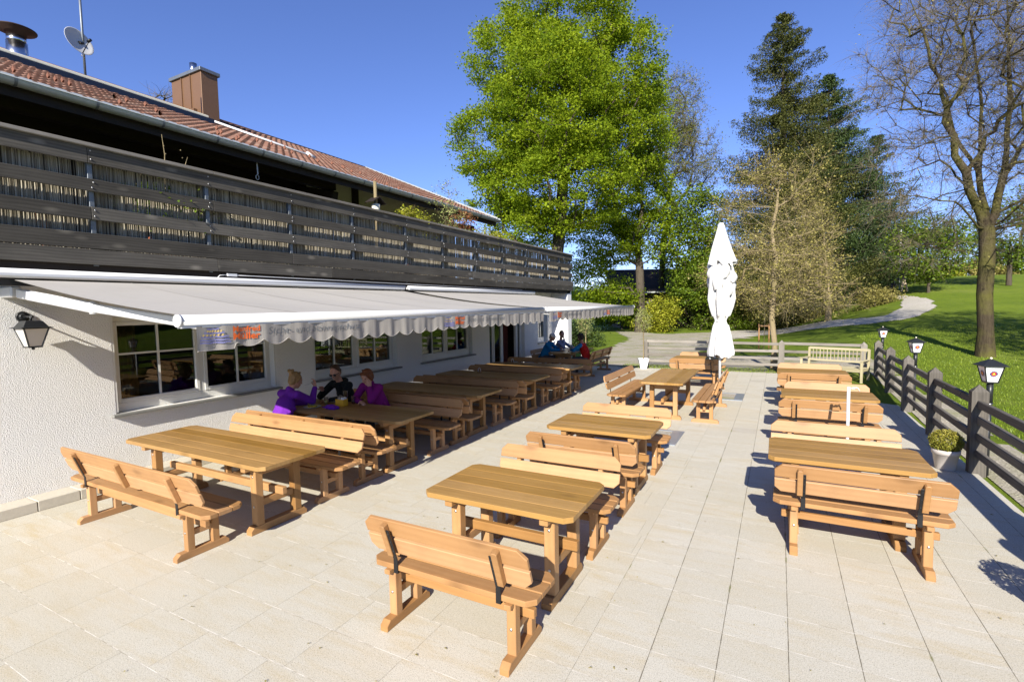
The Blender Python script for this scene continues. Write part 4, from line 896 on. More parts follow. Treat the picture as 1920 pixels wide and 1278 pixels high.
def awning(name, label, ya, yb, logos):
    r = empty(name, (-7.55, (ya+yb)/2, 2.6)); inv = Matrix.Translation(r.location).inverted()
    def bp(mb, nm, mat, par=None):
        o = mb.build(nm, mat)
        if par is None: o.parent = r; o.matrix_parent_inverse = inv
        else: o.parent = par; o.matrix_parent_inverse = world_of(par).inverted()
        return o
    mb = MB(); mb.box((-7.04, (ya+yb)/2, 2.685), (.10, yb-ya, .07), ch=.02); mb.tube([(-7.02, ya, 2.712), (-7.02, yb, 2.712)], .034, 14); bp(mb, 'cassette', 'white')
    mb = MB(); mb.box((-7.14, (ya+yb)/2, 2.62), (.05, yb-ya, .10)); bp(mb, 'wall_rail', 'black')
    # cloth
    x0, z0, x1, z1 = -6.99, 2.625, -3.83, 2.215; ny = int((yb-ya)/.06); mb = MB()
    def cz(f, y):
        seam = .004*abs(math.sin(PI*(y-ya)/1.2))
        return z0+(z1-z0)*f-.035*math.sin(PI*f)*(1+.25*math.sin(y*1.7))-seam*math.sin(PI*f)*2
    fs_ = np.linspace(0, 1, 14); ysx = np.linspace(ya+.14, yb-.06, ny)
    mb.grid([[(x0+(x1-x0)*f, y, cz(f, y)) for f in fs_] for y in ysx], True, .5); mb.grid([[(x0+(x1-x0)*f, y, cz(f, y)-.003) for f in fs_[::-1]] for y in ysx], True, .5)
    cl = bp(mb, 'cloth', 'awning')
    mb = MB()
    for y in np.arange(ya+1.2, yb-.3, 1.2): mb.add([(x0+(x1-x0)*f, y+d, cz(f, y)+.0025) for f in fs_ for d in (-.010, .010)], [(2*i, 2*i+1, 2*i+3, 2*i+2) for i in range(len(fs_)-1)], rid=.9)
    bp(mb, 'seam', 'awning', cl)
    # front bar
    mb = MB(); mb.tube([(-3.80, ya, 2.195), (-3.80, yb, 2.195)], .042, 20); mb.box((-3.80, (ya+yb)/2, 2.155), (.05, yb-ya, .03))
    bar = bp(mb, 'front_bar', 'white'); mb = MB()
    for y in (ya-.008, yb+.008): mb.tube([(-3.80, y-.01, 2.195), (-3.80, y+.01, 2.195)], .046, 20)
    bp(mb, 'end_cap', 'white', bar)
    # valance with scallops
    vx = -3.775; mb = MB(); ztop = 2.150; n = int((yb-ya-.14)/.0125); cols = []
    for i in range(n+1):
        y = ya+.10+(yb-ya-.14)*i/n; s = (y-ya-.10); sc_p = .2415
        if s < .30: bot = ztop-.185
        else: ph = ((s-.30)/sc_p) % 1.0; bot = ztop-.185+.055*(abs(math.cos(PI*ph))**1.6 if False else (1-math.sin(PI*ph)**.75))-.012*math.sin(y*1.9)
        if .22 < s < .34: bot = min(bot, ztop-.185+.055*max(0, (s-.22)/.12))+.0
        cols.append([(vx+fold(y, z), y, z) for z in np.linspace(ztop, bot, 7)])
    mb.grid(cols, True, .5); va = bp(mb, 'valance', 'valance')
    mb = MB(); mb.tube([(c[-1][0]+.001, c[-1][1], c[-1][2]) for c in cols], .0035, 4, rid=.4); bp(mb, 'hem', 'valance', va)
    for (y, kind) in logos:
        ink = {'o': MB(), 'g': MB(), 'b': MB(), 'y': MB()}
        for j, (dz, a, b_) in enumerate(((-.025, .06, .15), (-.055, .035, .19), (-.085, .01, .225), (-.108, 0, .23), (-.128, .0, .24))):
            m = ink['b']; nn = 14
            m.add([(vx+fold(y+a+(b_-a)*i/nn, ztop+dz+dd)+.005, y+a+(b_-a)*i/nn, ztop+dz+dd+.003*math.sin(i*1.1)) for i in range(nn+1) for dd in (-.0065, .0065)], [(2*i, 2*i+2, 2*i+3, 2*i+1) for i in range(nn)], rid=.5)
        for j, (dz, a, b_) in enumerate(((-.040, .055, .165), (-.070, .02, .18))):
            for i in range(6):
                yy_ = y+a+(b_-a)*i/5.5; ink['y'].add([(vx+fold(yy_+p, ztop+dz+q)+.006, yy_+p, ztop+dz+q) for p, q in ((0, -.009), (.012, -.009), (.017, .007), (.005, .007))], [(0, 1, 2, 3)], rid=.5)
        letter_on(ink['o'], 'Manfred', y+.255, ztop-.053, .062, 0, .0016, 1, vx, .235)
        letter_on(ink['o'], 'Müller', y+.255, ztop-.113, .074, 0, .0022, 1, vx, .235)
        letter_on(ink['g'], 'Sicht- und Sonnenschutz', y+.56, ztop-.088, .085, .18, .0, 1, vx, 1.06)
        ob = bp(ink['g'], 'slogan_lettering', 'grey_ink', va); bp(ink['o'], 'company_lettering', 'orange_ink', va); bp(ink['b'], 'emblem_stripes', 'blue_ink', va); bp(ink['y'], 'emblem_dashes', 'yellow_ink', va)
    # folding arms
    for yy, sg in ((ya+.30, 1), (yb-.35, -1)):
        mb = MB(); sh = Vector((-7.52, yy, 2.50)); el = Vector((-5.70, yy-sg*.02, 2.315)); hd = Vector((-3.86, yy+sg*.05, 2.13))
        mb.beam(sh+Vector((.1, 0, 0)), el, .05, .105, ch=.012); mb.beam(el, hd, .042, .085, ch=.010); mb.tube([el+Vector((0, 0, -.06)), el+Vector((0, 0, .06))], .04, 12)
        mb.box((-7.64, yy, 2.52), (.34, .10, .12), ch=.015); mb.box((-3.9, yy+sg*.05, 2.15), (.10, .05, .05))
        arm = bp(mb, 'folding_arm', 'white')
    tag(r, label, 'awning', 'extended awnings over the left tables'); return r
awning('awning', 'near grey awning with orange and grey lettering on its scalloped valance', 2.06, 8.38, [(2.18, 0), (5.24, 0)])
awning('awning', 'far grey awning beyond the gap, over the diners by the garden door', 8.50, 14.80, [(8.72, 0), (11.85, 0)])
mb = MB(); mb.tube([(-7.06, 4.6, 2.79), (-7.06, 4.9, 2.79), (-7.06, 7.9, 2.785), (-7.06, 14, 2.78)], .006, 6); mb.box((-7.06, 4.60, 2.79), (.03, .14, .04)); mb.tube([(-7.06, 4.52, 2.79), (-7.06, 4.42, 2.78), (-7.08, 4.38, 2.73)], .006, 6)
bpart(mb, 'awning_cable', 'white')

# ================================================================ FURNITURE
def runner(mb, x, y0, y1, wd=.066, h=.07):
    sl = .035; poly = [(y0, 0), (y1, 0), (y1, h*.55), (y1-sl, h), (y0+sl, h), (y0, h*.55)]
    R = Matrix(((0, 0, 1, x), (1, 0, 0, 0), (0, 1, 0, 0), (0, 0, 0, 1))); mb.prism(poly, wd, R, .004)
def cut(L, d, c=.045):    # plank outline with corner cuts on +y / -y sides given by tuple c
    c0, c1 = (c, c) if not hasattr(c, '__len__') else c; h = d/2
    return [(-L/2+c0, -h), (L/2-c0, -h), (L/2, -h+c0), (L/2, h-c1), (L/2-c1, h), (-L/2+c1, h), (-L/2, h-c1), (-L/2, -h+c0)] if c0 and c1 else \
        ([(-L/2+c0, -h), (L/2-c0, -h), (L/2, -h+c0), (L/2, h), (-L/2, h), (-L/2, -h+c0)] if c0 else
         ([(-L/2, -h), (L/2, -h), (L/2, h-c1), (L/2-c1, h), (-L/2+c1, h), (-L/2, h-c1)] if c1 else [(-L/2, -h), (L/2, -h), (L/2, h), (-L/2, h)]))
def make_bench(L, lx, ups):
    r = empty('picnic_bench'); W = M['bench']
    mb = MB(); pd = .122; c = (.055, 0)
    for i, cc in enumerate(((.055, 0), 0, (0, .055))):
        mb.prism(cut(L, pd, cc), .04, Matrix.Translation((0, .075+pd/2+i*(pd+.010), .44)), .005)
    mb.build('seat', W, r)
    # backrest frame: lean
    lean = math.radians(19); Rb = Matrix.Translation((0, .105, .540)) @ Matrix.Rotation(PI/2+lean, 4, 'X')   # local x=x, y=up board, z=normal
    mb = MB(); bh = .134
    mb.prism(cut(L-.02, bh, (.05, .0)), .026, Rb @ Matrix.Translation((0, bh/2, 0)), .004)
    mb.prism(cut(L-.02, bh, (.0, .06)), .026, Rb @ Matrix.Translation((0, bh*1.5+.021, 0)), .004)
    bk = mb.build('backrest', W, r)
    for x in ups:
        mb = MB(); mb.prism([(-.022, .01), (.022, .01), (.022, .262), (.012, .272), (-.012, .272), (-.022, .262)], .044, Rb @ Matrix.Translation((x, 0, .036)), .004); mb.build('upright', W, bk)
    for x in (ups[0], ups[-1]):
        mb = MB(); s = .028 if x < 0 else -.028
        for a, b_ in (((x+s, .235, .045), (x+s, -.02, .045)),): mb.beam(Rb @ Vector(a), Rb @ Vector(b_), .006, .034, up=(1, 0, 0), ch=.001)
        p = Rb @ Vector((x+s, -.02, .045)); mb.beam(p, (x+s, .068, .405), .036, .006, up=(0, 1, 0), ch=.001); mb.beam((x+s, .068, .408), (x+s, .15, .408), .036, .006, ch=.001)
        for q in (.05, .13, .20):
            v = Rb @ Vector((x+s+(.004 if x < 0 else -.004), q, .045)); mb.ball(v, .008, 6)
        mb.build('bracket', M['black'], bk)
    for sx in (-1, 1):
        x = sx*lx
        mb = MB(); runner(mb, x, 0, .49); mb.build('foot_runner', W, r)
        for y in (.135, .365):
            mb = MB(); mb.box((x, y, .235), (.064, .068, .345), ch=.005); lg = mb.build('leg', W, r)
            mb = MB(); bx = x+sx*.033; mb.ball((x, y-.036 if y < .2 else y+.036, .235), .011, 8, sc=(1, .4, 1)); mb.build('bolt', M['steel'], lg)
        mb = MB(); mb.box((x, .25, .225), (.040, .175, .055), ch=.004); mb.box((x, .25, .404), (.050, .40, .034), ch=.004); mb.build('cross_rail', W, r)
    mb = MB(); mb.beam((-lx-.10, .25, .285), (lx+.10, .25, .285), .045, .062, ch=.005); mb.build('stretcher', W, r)
    return r
def make_table(L, lx):
    r = empty('picnic_table'); mb = MB(); pd = .1622
    for i in range(5):
        y = -.328+i*.164; cc = (.055, 0) if i == 0 else ((0, .055) if i == 4 else 0)
        mb.prism(cut(L, pd, cc), .042, Matrix.Translation((0, y, .739)), .003)
    mb.build('tabletop', M['table'], r); W = M['tleg']
    for sx in (-1, 1):
        x = sx*lx
        mb = MB(); runner(mb, x, -.335, .335, .085, .08); mb.build('foot_runner', W, r)
        for y in (-.225, .225):
            mb = MB(); mb.box((x, y, .367), (.088, .085, .575), ch=.006); lg = mb.build('leg', W, r)
            mb = MB()
            for zz in (.27, .58): mb.ball((x, y+(-.044 if y < 0 else .044), zz), .012, 8, sc=(1, .4, 1))
            mb.build('bolt', M['steel'], lg)
        mb = MB(); mb.box((x, 0, .30), (.055, .365, .075), ch=.005); mb.box((x, 0, .62), (.050, .365, .07), ch=.005); mb.box((x, 0, .6865), (.07, .74, .063), ch=.006); mb.build('cross_rail', W, r)
    mb = MB(); mb.beam((-lx-.13, 0, .375), (lx+.13, 0, .375), .055, .08, ch=.006); mb.build('stretcher', W, r)
    if L > 2:
        mb = MB(); mb.box((0, 0, .69), (.06, .66, .055), ch=.006); mb.build('centre_batten', W, r)
    return r
PB_ = {'S': make_bench(1.30, .48, (-.44, .44)), 'L': make_bench(2.56, .92, (-.90, 0, .90)), 'M': make_bench(2.24, .85, (-.82, 0, .82))}
PT_ = {'S': make_table(1.30, .42), 'L': make_table(2.54, .93), 'M': make_table(2.24, .78)}
used = set()
def put(protos, k, x, y, rz, label, cat, group):
    key = (id(protos), k); o = protos[k] if key not in used else copy_tree(protos[k]); used.add(key)
    o.location = (x, y, 0); o.rotation_euler = (0, 0, rz); tag(o, label, cat, group); return o
GB, GTB = 'wooden benches on the terrace', 'wooden tables on the terrace'
def bench(k, x, y, rz, lb): return put(PB_, k, x, y, rz, lb, 'bench', GB)
def table(k, x, y, rz, lb): return put(PT_, k, x, y, rz, lb, 'table', GTB)
j = lambda s=.006: random.uniform(-s, s)
bench('L', -5.70, 2.43, j(), 'long bench with its back to the viewer nearest the sunlit plaster wall')
table('L', -5.61, 3.42, j(), 'long sunlit honey coloured table nearest the wall, under the lettered awning edge')
bench('L', -5.65, 4.44, PI+j(), 'long sunlit bench facing the viewer behind the bare wall-side table')
bench('L', -5.68, 4.59, j(), 'long bench the woman in the violet jacket sits on, back against another sunlit backrest')
table('L', -5.69, 5.48, j(), 'long shaded table with plates, yellow box and violet garment of the three diners')
bench('L', -5.62, 6.54, PI+j(), 'long shaded bench the man in black hoodie and woman in magenta sit on')
bench('L', -5.65, 6.67, j(), 'long shaded bench back to back with the bench of the man in sunglasses')
table('L', -5.72, 7.57, j(), 'second shaded table from the diners with nothing on it')
bench('L', -5.69, 8.56, PI+j(), 'shaded bench facing the viewer behind the empty table after the diners')
bench('L', -5.62, 8.68, j(), 'shaded bench seen from behind in front of the table with the first small menu holder')
table('L', -5.65, 9.60, j(), 'shaded table with one small menu holder, third along from the diners')
bench('L', -5.63, 10.64, PI+j(), 'shaded bench facing the viewer behind the table with the first menu holder')
bench('L', -5.63, 10.81, j(), 'shaded bench seen from behind in front of the farthest long awning table')
table('L', -5.58, 11.52, j(), 'farthest lengthwise table of the awning row, menu holder beside the garden door')
bench('L', -5.67, 12.80, PI+j(), 'last crosswise bench of the awning row, just before the far party of three')
bench('S', -1.93, 2.54, j(.004), 'nearest bench of the middle row with black brackets, lowest in the photo')
table('S', -1.91, 3.60, j(), 'nearest short table of the middle row, all in full sun')
bench('S', -1.93, 4.60, PI+j(), 'short bench facing the viewer just behind the nearest middle table')
bench('S', -1.94, 5.12, j(), 'short bench seen from behind in front of the second middle table')
table('S', -1.92, 6.08, j(), 'second short table of the middle row, level with the near floor hatch')
bench('S', -1.92, 7.08, PI+j(), 'short bench with strong wavy grain facing the viewer next to the near floor hatch')
table('M', -1.98, 10.83, PI/2+j(), 'table standing lengthwise between two facing benches, left of the far floor hatch')
bench('M', -3.13, 10.88, -PI/2+j(), 'lengthwise bench with its empty seat showing, left of the lengthwise table')
bench('M', -.96, 10.85, PI/2+j(), 'lengthwise bench right of the lengthwise table, beside the parasol')
bench('S', -1.93, 13.75, j(), 'bench seen from behind near the back fence, left of the parasol pole')
table('S', -1.95, 14.72, j(), 'far table nearly hidden between two benches left of the parasol')
bench('S', -1.97, 15.72, PI+j(), 'farthest middle bench by the back fence, only its top board showing left of the parasol')
bench('S', .63, 4.98, j(), 'nearest bench of the right row, knotty backrest towards the viewer')
table('S', .58, 5.80, j(), 'nearest table of the right row, right of it the potted boxwood')
bench('S', .58, 6.87, PI+j(), 'bench facing the viewer behind the nearest right table, in front of the white post')
bench('S', .66, 8.42, j(), 'bench seen from behind with the hooked shadow of the white post on its back')
table('S', .71, 9.46, j(), 'second table of the right row, a thin strip beyond the white post')
bench('S', .75, 10.36, PI+j(), 'bench facing the viewer behind the second right table')
bench('S', .64, 11.60, j(), 'bench seen from behind in front of the last right table')
table('S', .64, 12.45, j(), 'last table of the right row, mere sliver below the farthest backrest')
bench('S', .64, 13.50, PI+j(), 'farthest bench of the right row in front of the pale slatted garden seat')
table('M', -6.18, 15.95, PI/2+j(), 'lengthwise table of the far party of three at the end of the awning')
bench('M', -5.12, 16.05, PI/2+j(), 'lengthwise bench the person in the red vest sits on, last under the awning')
bench('M', -7.25, 15.95, -PI/2+j(), 'lengthwise bench against the wall under the man in the blue jacket')

# pale slatted garden seat (teak)
r = empty('garden_seat', (1.28, 16.35, 0), math.radians(-24)); L = 1.5
for x in (-L/2, L/2):
    mb = MB(); mb.beam((x, .52, 0), (x, .58, .92), .055, .055); mb.build('leg', 'teak', r)
    mb = MB(); mb.beam((x, .02, 0), (x, .02, .62), .055, .055); mb.build('leg', 'teak', r)
mb = MB()
for x in (-L/2, L/2): mb.beam((x, -.03, .64), (x, .56, .64), .065, .03); mb.beam((x, .02, .38), (x, .54, .38), .04, .06)
mb.build('armrest', 'teak', r)
mb = MB(); mb.beam((-L/2, .58, .90), (L/2, .58, .90), .035, .07); mb.beam((-L/2, .56, .56), (L/2, .56, .56), .035, .05)
for i in range(15): x = -L/2+.10+i*(L-.2)/14; mb.beam((x, .562, .58), (x, .578, .87), .016, .04, up=(0, 1, 0))
mb.build('slatted_back', 'teak', r)
mb = MB()
for i in range(6): y = .04+i*.09; mb.beam((-L/2+.03, y, .42), (L/2-.03, y, .42), .072, .022)
mb.beam((-L/2, .02, .37), (L/2, .02, .37), .03, .07); mb.build('seat', 'teak', r)
tag(r, 'pale slatted garden seat with armrests in the far right corner of the terrace', 'garden seat')

# ================================================================ FENCES
def post(mb, x, y, h, wx=.15, wy=.13, z0=-.06, rz=0):
    R = Matrix.Translation((x, y, z0)) @ Matrix.Rotation(rz, 4, 'Z'); a, b_ = wx/2, wy/2; H = h-z0; t = .09
    vs = [(-a, -b_, 0), (a, -b_, 0), (a, b_, 0), (-a, b_, 0), (-a, -b_, H-t), (a, -b_, H-t), (a, b_, H-t), (-a, b_, H-t), (0, 0, H)]
    mb.add(vs, [(0, 3, 2, 1), (0, 1, 5, 4), (1, 2, 6, 5), (2, 3, 7, 6), (3, 0, 4, 7), (4, 5, 8), (5, 6, 8), (6, 7, 8), (7, 4, 8)], [(v[2], v[0], v[1]) for v in vs], None, False, R)
F1 = [(2.30, 4.2), (2.29, 6.32), (2.29, 8.44), (2.30, 10.54), (2.33, 12.65), (2.38, 14.80), (2.48, 17.15)]
fr_ = empty('paddock_fence', (2.3, 8.4, 0)); tag(fr_, 'dark four-rail timber fence with pointed posts along the right side of the terrace', 'fence')
for (x, y) in F1:
    mb = MB(); post(mb, x-2.3, y-8.4, 1.14+random.uniform(-.015, .015), .17, .13); mb.build('post', 'fence', fr_)
RZ = (.255, .475, .695, .915)
ext = [(2.30, 2.1)]+F1
for k, zz in enumerate(RZ):
    for i in range(len(ext)-1):
        (x0, y0), (x1, y1) = ext[i], ext[i+1]; mb = MB()
        mb.beam((x0-2.3, y0-8.4+.05, zz+random.uniform(-.012, .012)), (x1-2.3, y1-8.4-.05, zz+random.uniform(-.012, .012)), .055, .10, ch=.008); mb.build('rail', 'fence', fr_)
for (x, y, z) in ((2.26, 9.75, .93), (2.26, 8.9, .97), (2.27, 13.6, .92), (2.22, 10.5, .80)):
    mb = MB(); x -= 2.3; y -= 8.4
    mb.tube([(x+.02, y, z), (x-.03, y, z+.01), (x-.05, y, z-.05), (x-.02, y+.01, z-.09)], .005, 5); mb.build('wire_hook', 'black', fr_)
F2 = [(-4.22, 18.22), (-2.02, 18.14), (.10, 18.08), (2.22, 17.75)]
f2 = empty('paddock_fence', (0, 18.1, 0)); tag(f2, 'sun bleached four-rail timber fence closing the far end of the terrace', 'fence')
for i, (x, y) in enumerate(F2):
    mb = MB(); post(mb, x, y-18.1, 1.05 if i else 1.0, .16, .14); mb.build('post', 'oldl' if i != 1 else 'old', f2)
for zz in (.24, .46, .69, .93):
    for i in range(3):
        (x0, y0), (x1, y1) = F2[i], F2[i+1]; mb = MB()
        mb.beam((x0+.04, y0-18.1-.02, zz+random.uniform(-.015, .015)), (x1-.04, y1-18.1-.02, zz+random.uniform(-.015, .015)), .055, .085, ch=.008); mb.build('rail', 'oldl', f2)

# ================================================================ LAMPS
def disc(mb, R, r0, r1, z, a0=0, a1=2*PI, n=28, sy=1):
    vs = []; 
    for i in range(n+1):
        a = a0+(a1-a0)*i/n; vs += [(r0*math.cos(a), r0*math.sin(a)*sy, z), (r1*math.cos(a), r1*math.sin(a)*sy, z)]
    mb.add(vs, [(2*i, 2*i+1, 2*i+3, 2*i+2) for i in range(n)], None, .5, False, R)
def emblem(parent, R, r):
    """round beer emblem: navy ring with white lettering, red field, golden bust"""
    mb = MB(); disc(mb, R, 0.0001, r, .0010); e = mb.build('emblem', 'navy', parent)
    mb = MB(); disc(mb, R, r*.93, r*.975, .0016)
    for word, top in (('PAULANER', True), ('MÜNCHEN', False)):
        n = len(word)
        for i, chh in enumerate(word):
            sp = .33; a = (PI/2 - (i-(n-1)/2)*sp) if top else (-PI/2 + (i-(n-1)/2)*sp)
            vs, fs = text_mesh(chh, r*.26, 0, 0)
            if not vs: continue
            w_ = max(v[0] for v in vs)/2; rot = (a-PI/2) if top else (a+PI/2); rr = r*.68 if top else r*.90
            T_ = R @ Matrix.Translation((rr*math.cos(a), rr*math.sin(a), .0016)) @ Matrix.Rotation(rot, 4, 'Z')
            mb.add([(v[0]-w_, v[1], 0) for v in vs], fs, None, .5, False, T_)
    mb.build('emblem_lettering', 'offwhite', e)
    mb = MB(); disc(mb, R, .0001, r*.55, .0020); mb.build('emblem_field', 'red', e)
    mb = MB(); k = r*.55
    mb.add([(x*k, y*k, .0027) for x, y in ((-.75, -.45), (.7, -.45), (.55, -.1), (.28, .12), (-.1, .15), (-.5, -.05))], [(0, 1, 2, 3, 4, 5)], None, .5, False, R)
    mb.add([((.02+.30*math.cos(a))*k, (.38+.33*math.sin(a))*k, .0030) for a in np.linspace(0, 2*PI, 14)[:-1]], [tuple(range(13))], None, .5, False, R)
    mb.build('emblem_bust', 'gold', e)
def head_lantern(r, z, wt, wb, h, roof_h, glass, bust=True, er=.05):
    """four-sided tapering lantern head: z = bottom"""
    mb = MB(); s2 = math.sqrt(2)
    mb.lathe([(wb/s2, z), (wt/s2, z+h)], 4, None, False, True); gl = mb.build('glass_body', glass, r)
    mb = MB(); t = .008
    for sx in (-1, 1):
        for sy in (-1, 1): mb.beam((sx*wb/2, sy*wb/2, z), (sx*wt/2, sy*wt/2, z+h), t*1.6, t*1.6, ch=.001)
    for w_, zz in ((wb, z), (wt, z+h)):
        for a, b_ in (((-1, -1), (1, -1)), ((1, -1), (1, 1)), ((1, 1), (-1, 1)), ((-1, 1), (-1, -1))): mb.beam((a[0]*w_/2, a[1]*w_/2, zz), (b_[0]*w_/2, b_[1]*w_/2, zz), t*1.7, t*1.7, ch=.001)
    mb.build('lantern_frame', 'lamp_black', r)
    return gl
def pole_lantern(x, y, label, z0=-.05, rz=.25, sc_=1.0):
    r = empty('lantern_post', (x, y, z0), rz); mb = MB(); H = 1.185-z0
    mb.tube([(0, 0, 0), (0, 0, H-.25)], .027, 14); mb.tube([(0, 0, H-.27), (0, 0, H)], .034, 14); mb.tube([(0, 0, H-.285), (0, 0, H-.262)], .037, 14); mb.build('pole', 'lamp_black', r)
    mb = MB(); mb.tube([(0, 0, H-.285), (0, 0, H-.275)], .0385, 14); mb.build('collar_ring', 'steel', r)
    wt, wb, h = .195, .115, .205; head_lantern(r, H+.005, wt, wb, h, .08, 'lampglass')
    zt = H+.005+h; mb = MB(); s2 = math.sqrt(2)
    mb.lathe([(.265/s2, zt), (.265/s2, zt+.007), (.17/s2, zt+.040), (.03, zt+.080), (.001, zt+.085)], 4, None, False, True); mb.build('lantern_roof', 'lamp_black', r); mb = MB(); mb.box((0, 0, H), (.13, .13, .012)); mb.build('lantern_base', 'lamp_black', r)
    mb = MB(); mb.ball((0, 0, zt+.095), .014, 12); mb.build('finial', 'cream', r)
    tilt = math.atan((wt-wb)/2/h)
    for q, rr in ((0, 1), (1, 1), (3, 1)):
        R = Matrix.Rotation(q*-PI/2, 4, 'Z') @ Matrix.Translation((0, -(wt+wb)/4-.0035, H+.005+h*.53)) @ Matrix.Rotation(PI/2-tilt*-1, 4, 'X')
        emblem(r, R, .043)
    tag(r, label, 'lantern', 'lanterns on black poles behind the fence'); return r
pole_lantern(2.40, 8.47, 'nearest pole lantern with round emblem, biggest of the three at the right fence', rz=.12)
pole_lantern(2.46, 12.75, 'middle pole lantern with round emblem behind the right fence', rz=.15)
pole_lantern(2.66, 17.75, 'farthest pole lantern with round emblem near the fence corner', rz=.1)
# wall lantern
r = empty('wall_lantern', (WX, 2.50, 2.24), 0); mb = MB()
mb.tube([(0, 0, 0), (.022, 0, 0)], [.066, .060], 24); mb.tube([(.022, 0, 0), (.035, 0, 0)], [.045, .03], 16); mb.build('wall_plate', 'lamp_black', r)
mb = MB(); mb.tube([(.03, 0, 0), (.245, 0, 0)], .011, 10); mb.tube([(.215, 0, .012), (.215, 0, -.05)], .012, 10); mb.ball((.25, 0, 0), .016, 10); mb.build('bracket_arm', 'lamp_black', r)
h = empty('lamp_head', (.215, 0, -.345), .05); h.parent = r
head_lantern(h, 0, .225, .115, .215, .09, 'lampglass_w')
mb = MB(); s2 = math.sqrt(2); mb.lathe([(.285/s2, .215), (.285/s2, .222), (.225/s2, .232), (.19/s2, .262), (.155/s2, .292), (.13/s2, .300), (.001, .302)], 4, None, False, True); mb.build('lamp_roof', 'lamp_black', h)
mb = MB(); mb.box((0, 0, -.004), (.125, .125, .01)); mb.ball((0, 0, -.02), .017, 10); mb.build('lamp_base', 'lamp_black', h)
tag(r, 'black wall lantern with frosted panes on the roughcast wall at far left', 'lantern')

# ================================================================ PARASOL, POSTS, POTS, HATCHES
r = empty('closed_parasol', (-1.25, 13.15, 0)); mb = MB(); mb.tube([(0, 0, -.02), (0, 0, 4.05)], .032, 14); mb.build('pole', 'white', r)
mb = MB(); K = 72; prof = [(4.17, .045), (4.10, .06), (3.80, .125), (3.40, .215), (3.18, .26), (3.12, .235), (3.00, .225), (2.85, .23), (2.70, .235), (2.55, .24), (2.35, .25), (2.15, .215), (1.95, .165), (1.86, .12), (1.82, .115), (1.78, .125), (1.70, .145), (1.45, .19), (1.20, .225), (1.02, .245), (.96, .24)]
def furl(z, rad, a, hem):
    nf = 8; amp = .10+.20*min(1, max(0, (4.15-z)/1.4)); amp = .12 if 1.72 < z < 1.95 else amp
    c = math.cos(nf*a+1.2*math.sin(z*1.1)+.5*math.sin(a*2)); f = 1+amp*(abs(c)**.6*(1 if c > 0 else -1))*(.75+.4*math.sin(a*3+z*.6))+.05*math.cos(21*a+z*1.7)+.03*math.sin(33*a-z)
    zz = z+hem*(.55*math.cos(nf*a+1.0)+.45*math.sin(a*3+.6)); return (rad*f*math.cos(a)*1.04, rad*f*math.sin(a), zz)
K = 120; up = [q for q in prof if q[0] > 3.15]; lo = [(3.34, .15), (3.2, .19)]+[q for q in prof if q[0] < 3.11]
def fine(pr):
    out = []
    for (za, ra), (zb, rb) in zip(pr[:-1], pr[1:]):
        for k in range(4): t_ = k/4; out.append((za+(zb-za)*t_, ra+(rb-ra)*t_))
    return out+[pr[-1]]
mb.grid([[furl(z, r_*1.04, 2*PI*k/K, .09*max(0, min(1, (3.55-z)/.4))) for k in range(K+1)] for z, r_ in fine(up)], True, .5)
mb.grid([[furl(z, r_, 2*PI*k/K+.3*math.sin(z*1.4), .07*max(0, (1.25-z)/.3)) for k in range(K+1)] for z, r_ in fine(lo)], True, .5)
cv = mb.build('canopy', 'white_cloth', r)
mb = MB()     # flaps folded out at two thirds height
for a0, z0, w_, ln in ((-2.4, 3.16, .14, .30), (-1.1, 3.2, .13, .34), (-.2, 3.05, .16, .30), (.5, 2.9, .15, .34), (-1.8, 3.0, .14, .42), (2.6, 3.0, .14, .4), (-.7, 2.75, .12, .3), (1.6, 3.1, .15, .35)):
    pts = []
    for u in np.linspace(-1, 1, 7):
        a = a0+u*.55; pts.append([(( .20+.08*math.sin(v*3)+.05*math.cos(u*2))*math.cos(a)*(1+.3*v*(1-abs(u))), (.20+.08*math.sin(v*3))*math.sin(a)*(1+.3*v*(1-abs(u))), z0-ln*v+.05*u*u+.03*math.sin(u*6)) for v in np.linspace(0, 1, 6)])
    mb.grid(pts, True, .5)
mb.build('flap', 'white_cloth', cv)
mb = MB(); mb.tube([(.125*math.cos(a), .125*math.sin(a), 1.82+.01*math.sin(a*3)) for a in np.linspace(0, 2*PI, 24)], .012, 6); mb.build('tie_band', 'white_cloth', cv)
tag(r, 'tall white parasol, folded and tied, standing among the middle tables', 'parasol')
def hatch(x, y, w_, d, label):
    r = empty('floor_hatch', (x, y, .004)); mb = MB(); t = .07
    for cx, cy, sx, sy in ((0, -d/2+t/2, w_, t), (0, d/2-t/2, w_, t), (-w_/2+t/2, 0, t, d-2*t), (w_/2-t/2-.06, 0, t+.12, d-2*t)): mb.box((cx, cy, .006), (sx, sy, .02), ch=.004)
    mb.build('metal_frame', 'hatch', r); mb = MB(); mb.box((-.05, 0, .003), (w_-2*t-.1, d-2*t, .006)); mb.build('gravel_fill', 'gravel', r); tag(r, label, 'floor hatch', 'parasol sockets in the paving')
hatch(-1.90, 8.60, .95, .95, 'metal framed gravel hatch in the paving beside the second middle table'); hatch(-1.18, 13.0, .95, .95, 'metal framed gravel hatch in the paving at the foot of the parasol')
r = empty('white_post', (.825, 7.80, 0)); mb = MB(); mb.tube([(0, 0, 0), (0, 0, 1.13)], .019, 14); mb.tube([(0, 0, 0), (0, 0, .02)], .09, 18); mb.build('pole', 'white', r)
mb = MB(); mb.tube([(.0, 0, 1.10), (.05, 0, 1.125), (.10, 0, 1.12), (.12, 0, 1.08)], .009, 6); mb.tube([(.02, 0, 1.11), (.07, .02, 1.10), (.09, .02, 1.13)], .007, 6); mb.build('hook', 'rope', r)
tag(r, 'thin white post with a hooked top between two benches of the right row', 'post')

